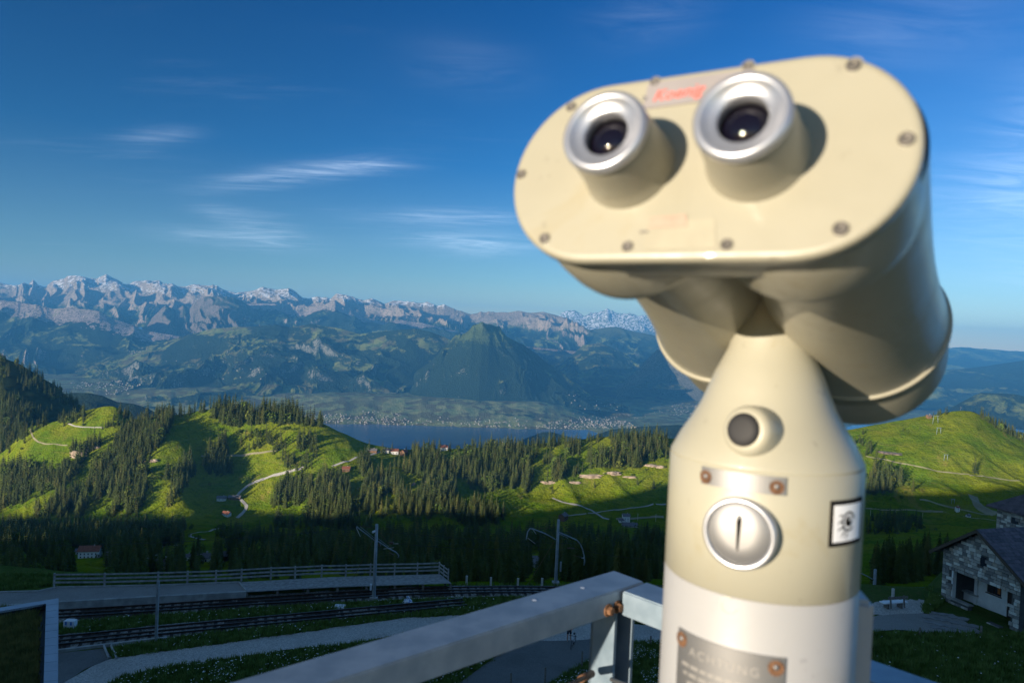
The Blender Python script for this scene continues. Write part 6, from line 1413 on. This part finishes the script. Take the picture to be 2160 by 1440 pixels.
# ashlar: each stone its own
stone_me = {}
rg = random.Random(7); n_st = 0
def stone(c, sx, sy, sz, Mx_, parent):
    global n_st
    k = (rg.randrange(4), rg.randrange(6)); key = k
    if key not in stone_me:
        r2 = random.Random(k[0] * 7 + k[1]); b = MB(); b.box((0, 0, 0), (1, 1, 1)); me = b.mesh('stone', STN[k[1]]); bm = bmesh.new(); bm.from_mesh(me)
        bmesh.ops.subdivide_edges(bm, edges=bm.edges[:], cuts=0)
        for v in bm.verts: v.co += Vector((r2.uniform(-.03, .03), r2.uniform(-.25, .1) if v.co.y < 0 else 0, r2.uniform(-.05, .05)))
        bmesh.ops.recalc_face_normals(bm, faces=bm.faces); bm.to_mesh(me); bm.free(); stone_me[key] = me
    o = bpy.data.objects.new('stone', stone_me[key]); SC.collection.objects.link(o); o.parent = parent
    o.matrix_local = Matrix.Translation(c - wl(parent)) @ Mx_.to_4x4() @ Matrix.Diagonal((sx, sy, sz, 1)); n_st += 1
def course_face(fn, s0, s1, z0, z1, topf, holes, Mx_, parent, hmin=.20, hmax=.30):
    z = z0
    while z < z1:
        h = rg.uniform(hmin, hmax); s = s0
        while s < s1 - .05:
            L = min(rg.uniform(.22, .58), s1 - s); 
            if s1 - (s + L) < .14: L = s1 - s
            cz_ = z + h / 2; cs_ = s + L / 2
            if cz_ + h * .3 < topf(cs_) and not any(a < cs_ < b_ and c < cz_ < d for a, b_, c, d in holes): stone(fn(cs_, cz_), L - .04, .10, h - .035, Mx_, parent)
            s += L
        z += h
course_face(lambda s, z: HP(s, .0, z), 0, WD, -.45, RG, gable_top, [(.72, 5.35, -1, 2.58), (2.95, 3.4, 3.55, 4.35)], HMx, house)
# slit window in the gable
hbox('slit_window', 2.97, 3.38, -.02, .05, 3.6, 4.3, 'pane')
# left side wall stones
MxL = Matrix((ht, -hs_, Vector((0, 0, 1)))).transposed()
course_face(lambda s, z: HP(-.0, s, z), 0.05, 2.6, -.45, EV, lambda s: EV, [], MxL, house, .2, .3)
# recess: back wall with opening, window and door
TB = 1.7
b = MB()
def bw(s0, s1, z0, z1): b.box(HP((s0 + s1) / 2, TB + .1, (z0 + z1) / 2), (s1 - s0, .2, z1 - z0), HMx)
bw(.1, 1.35, .0, .75); bw(1.35, 2.2, 0, 2.62); bw(2.2, 3.3, 0, 1.35); bw(2.2, 3.3, 2.25, 2.62); bw(3.3, 3.75, 0, 2.62); bw(3.75, 4.6, 2.25, 2.62); bw(4.6, 5.4, 0, 2.62); bw(.4, 5.35, 2.62, 3.2)
b.build('porch_wall', M['plaster'], house)
hbox('pillar', 1.30, 1.54, TB - .12, TB + .32, 0, 2.62, 'plaster'); hbox('pillar', .73, .86, .04, .36, -.2, 2.6, 'plaster')
hbox('sill', .1, 1.6, TB - .22, TB + .35, .75, .84, 'concrete'); hbox('sill', 2.15, 3.35, TB - .08, TB + .02, 1.29, 1.345, 'roof_wood')
wf = hbox('window_frame', 2.2, 3.3, TB + .06, TB + .12, 1.35, 2.25, 'door_wood')
hbox('pane', 2.26, 2.75, TB + .035, TB + .055, 1.41, 2.19, 'pane', wf); hbox('pane', 2.81, 3.24, TB + .035, TB + .055, 1.41, 2.19, 'pane', wf); hbox('curtain', 3.0, 3.2, TB + .02, TB + .03, 1.5, 2.1, 'curtain', wf)
dr = hbox('door', 3.75, 4.6, TB + .05, TB + .1, .02, 2.25, 'door_wood'); MB().box(HP(3.85, TB + .03, 1.05), (.05, .05, .14), HMx).build('handle', M['steel'], dr)
hbox('porch_ceiling', .2, WD - .2, .3, TB + .1, 2.66, 2.74, 'door_wood')
pf = hbox('porch_floor', .0, WD + .3, -.25, TB + .1, -.5, .02, 'concrete')
for k in range(14):
    s0 = .15 + (k % 7) * .74; t0 = .42 + (k // 7) * .62; hbox('paving_slab', s0, s0 + .70, t0, t0 + .58, .015, .035 + .004 * (k % 3), 'flag', pf)
# low stone seat walls in front of the porch
sw = hbox('seat_wall', .72, 2.3, -.05, .30, -.4, .42, 'mortar'); hbox('cap_stone', .68, 2.36, -.10, .36, .42, .50, 'concrete', sw)
for k in range(6):
    for z in (-.15, .13): stone(HP(.82 + k * .26, -.07, z), .24, .09, .25, HMx, sw)
sw2 = hbox('seat_wall', 4.3, 5.2, -.75, -.40, -.5, .20, 'mortar')
for k in range(3): 
    for z in (-.2, .06): stone(HP(4.45 + k * .3, -.77, z), .27, .09, .24, HMx, sw2)
# roof
rf = MB(); ov, e2 = .55, .75
for sgn in (-1, 1):
    s_e = WD / 2 + sgn * (WD / 2 + e2); z_e = EV - (RG - EV) / (WD / 2) * e2; q = [(s_e, z_e + .1), (WD / 2, RG + .12), (WD / 2, RG + .24), (s_e, z_e + .22)]
    vs = [HP(s, -ov, z) for s, z in q] + [HP(s, DEP, z) for s, z in q]; rf.add(vs, [(0, 1, 2, 3), (7, 6, 5, 4), (0, 4, 5, 1), (1, 5, 6, 2), (2, 6, 7, 3), (3, 7, 4, 0)])
ro = rf.build('roof', M['roof_slate'], house)
# slates: rows of proud courses with ragged thickness
b = MB(); slope = Vector((hs_.x, hs_.y, 0)); 
for sgn in (-1, 1):
    nrow = 16; L = math.hypot(WD / 2 + e2, (RG - EV) / (WD / 2) * (WD / 2 + e2)); zs_ = -(RG - EV) / (WD / 2)
    for r_ in range(nrow):
        t0 = -ov; f0 = r_ / nrow; f1 = (r_ + 1.25) / nrow
        while t0 < DEP:
            w_ = rg.uniform(.22, .38); 
            pts = []
            for f in (f0, min(f1, 1)):
                ds2 = (WD / 2 + e2) * f; z = RG + .25 + zs_ * ds2 + (.02 if f == f1 else .0) + rg.uniform(0, .012); s = WD / 2 + sgn * ds2
                pts += [(s, t0, z), (s, min(t0 + w_ - .01, DEP), z)]
            b.add([HP(*pts[0]), HP(*pts[1]), HP(*pts[3]), HP(*pts[2])] + [HP(pts[3][0], pts[3][1], pts[3][2] - .03), HP(pts[2][0], pts[2][1], pts[2][2] - .03)], [(0, 1, 2, 3), (3, 2, 4, 5)], rg.randrange(3)); t0 += w_
sl_mats = [simple('roof_slate_%s' % n_, c, .6, var=.2, scale=6, bumpv=.3) for n_, c in zip('abc', ((.105, .080, .092), (.135, .10, .115), (.075, .058, .068)))]
so = b.build('slates', sl_mats, ro); so['kind'] = 'stuff'
for s in (-1, 1):
    a = HP(WD / 2, -ov - .02, RG + .12); c = HP(WD / 2 + s * (WD / 2 + e2), -ov - .02, EV - (RG - EV) / (WD / 2) * e2 + .1); MB().bar(a, c, .04, .2).build('barge_board', M['roof_wood'], ro)
# tower block behind it with hipped roof
TBs = Vector((0, 0, 0)); tw0 = at(2104, 1067, 62); Tb = Vector((tw0.x, tw0.y, -18.8)); tzt = tw0.z + 18.8
tower = empty('stone_tower', Tb, label='taller stone building with hipped slate roof behind the refuge', cat='building')
def TP(s, t_, z): return Tb + hs_ * s + ht * t_ + Vector((0, 0, z))
ts_, tt_ = 5.0, 7.0
MB().box(TP(ts_ / 2 + .06, tt_ / 2 + .06, tzt / 2 - .5), (ts_ - .0, tt_, tzt + 1), HMx).build('wall', M['mortar'], tower)
course_face(lambda s, z: TP(s, .03, z), 0, ts_, tzt - 3.2, tzt, lambda s: tzt + .1, [(1.35, 1.85, tzt - 1.15, tzt - .5), (2.9, 3.4, tzt - 1.15, tzt - .5)], HMx, tower, .18, .28)
course_face(lambda s, z: TP(.03, s, z), 0, 2.5, tzt - 3.2, tzt, lambda s: tzt + .1, [], MxL, tower, .2, .3)
for s0 in (1.35, 2.9): MB().box(TP(s0 + .25, .03, tzt - .82), (.5, .06, .62), HMx).build('window', M['pane'], tower)
b = MB(); o_ = .6; q = [TP(-o_, -o_, tzt), TP(ts_ + o_, -o_, tzt), TP(ts_ + o_, tt_ + o_, tzt), TP(-o_, tt_ + o_, tzt)]; r0, r1 = TP(ts_ / 2, 2.2, tzt + 2.1), TP(ts_ / 2, tt_ - 2.2, tzt + 2.1)
b.add(q + [v - Vector((0, 0, .14)) for v in q] + [r0, r1], [(0, 1, 8), (1, 2, 9, 8), (2, 3, 9), (3, 0, 8, 9), (4, 5, 6, 7), (0, 1, 5, 4), (1, 2, 6, 5), (2, 3, 7, 6), (3, 0, 4, 7)]); b.build('roof', M['roof_slate'], tower)

# flagstones before the porch
r = empty('flagstone_paving', GN(1990, 1300), label='irregular flagstone paving in the grass before the porch', cat='paving')
rg = random.Random(12)
for (x, y) in [(1956, 1302), (1975, 1305), (1995, 1309), (2016, 1314), (2036, 1319), (1962, 1312), (1984, 1317), (2006, 1322), (2028, 1327), (1972, 1323), (1996, 1329), (2020, 1333), (1990, 1296), (2010, 1302), (2030, 1307), (2050, 1322), (1968, 1293)]:
    c = GN(x, y, .03); n = rg.randrange(5, 7); q = [c + Vector(((.43 + rg.uniform(-.10, .10)) * math.cos(6.283 * k / n + rg.uniform(-.15, .15)), (.30 + rg.uniform(-.06, .06)) * math.sin(6.283 * k / n), 0)) for k in range(n)]
    b = MB(); b.add(q + [v + Vector((0, 0, .07)) for v in q], [tuple(range(n, 2 * n))] + [(k, (k + 1) % n, n + (k + 1) % n, n + k) for k in range(n)]); b.build('flagstone', M['flag'], r)

# ------------------------------------------------------------------ bench
p0, p1 = GN(1860, 1284), GN(1908, 1281); d = (p1 - p0); d.z = 0; Lb = d.length; d.normalize(); nrm = Vector((-d.y, d.x, 0)); bc = (p0 + p1) / 2
bench = empty('park_bench', bc, label='wooden bench with pale seat board beside the upper path', cat='bench'); BM_ = Matrix((d, nrm, Vector((0, 0, 1)))).transposed()
def bb(name, c, sz, mt, rx=0): MB().box(bc + BM_ @ Vector(c), sz, BM_ @ Matrix.Rotation(rx, 3, 'X')).build(name, M[mt], bench, bevel=.01)
bb('seat', (0, -.0, .50), (2.05, .50, .07), 'white_print'); bb('backrest', (.05, -.34, .92), (1.7, .05, .17), 'post', -.15)
for s in (-.55, .6): bb('leg', (s, .05, .22), (.14, .42, .48), 'post'); bb('back_post', (s, -.32, .62), (.10, .08, .85), 'post', -.15)

# ------------------------------------------------------------------ cyclist on the lower path
gp = GN(1206, 1369); hd = Vector((-.30, -.95, 0)).normalized(); sd2 = Vector((0, 0, 1)).cross(hd)      # riding towards us
CM = Matrix((sd2, hd, Vector((0, 0, 1)))).transposed()
def CP(x, y, z): return gp + CM @ Vector((x, y, z)) - hd * .5
bike = empty('bicycle', gp, label='mountain bike with dark tyres on the lower path, seen under the handrail', cat='bicycle')
for yy in (-.52, .52):
    w_ = MB(); R0 = .34
    w_.tube([CP(0, yy + R0 * math.cos(a), .34 + R0 * math.sin(a)) for a in [2 * math.pi * k / 24 for k in range(25)]], .025, 8, cap=False); wh = w_.build('wheel', M['rubber'], bike)
    w_ = MB(); w_.tube([CP(0, yy + .305 * math.cos(a), .34 + .305 * math.sin(a)) for a in [2 * math.pi * k / 24 for k in range(25)]], .012, 6, cap=False); w_.build('rim', M['steel'], wh)
    w_ = MB()
    for k in range(12): a = k * math.pi / 6; w_.tube([CP(0, yy, .34), CP(0, yy + .3 * math.cos(a), .34 + .3 * math.sin(a))], .003, 4)
    w_.build('spokes', M['steel'], wh)
b = MB()
for a, c in (((0, .36, .92), (0, -.10, .30)), ((0, .36, .95), (0, -.25, .82)), ((0, -.25, .92), (0, -.10, .30)), ((0, -.10, .30), (0, -.52, .34)), ((0, -.24, .78), (0, -.52, .34)), ((0, .36, .98), (0, .50, .36))): b.tube([CP(*a), CP(*c)], .020, 8)
b.build('frame', M['white_plastic'], bike)
MB().tube([CP(-.32, .36, 1.02), CP(0, .40, 1.04), CP(.32, .36, 1.02)], .018, 8).build('handlebar', M['darkmetal'], bike); MB().box(CP(0, -.27, .96), (.14, .26, .05), CM).build('saddle', M['rubber'], bike)
MB().tube([CP(-.09, -.10, .30), CP(.09, -.10, .30)], .03, 10).build('crank', M['darkmetal'], bike)
# a person: one continuous skinned body
def skin_body(name, verts, edges, radii, mt, parent, sub=2):
    me = bpy.data.meshes.new(name); me.from_pydata([tuple(v - wl(parent)) for v in verts], edges, []); o = bpy.data.objects.new(name, me); SC.collection.objects.link(o); o.parent = parent
    s = o.modifiers.new('skin', 'SKIN'); 
    for i, r_ in enumerate(radii): o.data.skin_vertices[0].data[i].radius = (r_, r_)
    o.data.skin_vertices[0].data[0].use_root = True; s.use_smooth_shade = True
    u_ = o.modifiers.new('sub', 'SUBSURF'); u_.levels = sub; u_.render_levels = sub; me.materials.append(M[mt]); return o
M['skin'] = simple('skin', (.60, .34, .26), .6, var=.05); M['jacket'] = simple('dark_jacket', (.03, .035, .05), .8, var=.2, scale=6); M['helmet'] = simple('pale_helmet', (.6, .6, .62), .4)
pg = GN(1200, 1352); PM = Matrix((Vector((.96, -.28, 0)), Vector((.28, .96, 0)), Vector((0, 0, 1)))).transposed()
def PP(x, y, z): return pg + PM @ Vector((x, y, z))
rider = empty('person', pg, label='person in dark clothes with bare legs just behind the bicycle, mostly hidden by the handrail', cat='person')
V_ = [(0, 0, .95), (0, .01, 1.18), (0, .0, 1.42), (0, -.01, 1.52), (0, -.03, 1.60), (0, -.02, 1.70),
      (-.19, .0, 1.40), (-.25, -.06, 1.14), (-.22, -.26, .98), (.19, .0, 1.40), (.25, -.06, 1.14), (.22, -.26, .98),
      (-.10, 0, .92), (-.11, -.12, .50), (-.10, -.04, .10), (-.10, -.14, .05), (.10, 0, .92), (.11, .06, .50), (.10, .20, .12), (.10, .12, .05)]
E_ = [(0, 1), (1, 2), (2, 3), (3, 4), (4, 5), (2, 6), (6, 7), (7, 8), (2, 9), (9, 10), (10, 11), (0, 12), (12, 13), (13, 14), (14, 15), (0, 16), (16, 17), (17, 18), (18, 19)]
R2 = [.14, .13, .14, .055, .09, .085, .06, .045, .035, .06, .045, .035, .09, .062, .042, .04, .09, .062, .042, .04]
body = skin_body('body', [PP(*v) for v in V_], E_, R2, 'skin', rider)
V3 = [(0, 0, .95), (0, .01, 1.18), (0, .0, 1.41), (-.19, .0, 1.40), (-.25, -.06, 1.16), (.19, .0, 1.40), (.25, -.06, 1.16), (-.10, -.01, .88), (-.11, -.09, .62), (.10, .01, .88), (.11, .05, .62)]
skin_body('clothing', [PP(*v) for v in V3], [(0, 1), (1, 2), (2, 3), (3, 4), (2, 5), (5, 6), (0, 7), (7, 8), (0, 9), (9, 10)], [.165, .155, .155, .075, .06, .075, .06, .105, .09, .105, .09], 'jacket', rider)
b = MB(); b.lathe([(.11, -.02), (.105, .04), (.085, .08), (.045, .11), (0, .12)], PP(0, -.01, 1.72), (0, 0, 1), 20); b.build('helmet', M['helmet'], rider)
for v in ((-.10, -.13, .04), (.10, .13, .04)): MB().box(PP(*v), (.09, .27, .08), PM).build('shoe', M['rubber'], rider, bevel=.02)
# ------------------------------------------------------------------ the air: one closed box of thin haze around everything
HZ = MB(); HZ.box((0, 18000, -80), (110000, 42000, 2560))
mt = bpy.data.materials.new('haze_air'); mt.use_nodes = True; t = mt.node_tree
for n in list(t.nodes): t.nodes.remove(n)
o_ = t.nodes.new('ShaderNodeOutputMaterial'); v_ = t.nodes.new('ShaderNodeVolumePrincipled')
v_.inputs['Color'].default_value = (.10, .45, 1.0, 1); v_.inputs['Density'].default_value = 3.3e-5; v_.inputs['Anisotropy'].default_value = 0.0
t.links.new(v_.outputs[0], o_.inputs['Volume'])
haze = HZ.build('haze', mt, kind='stuff')
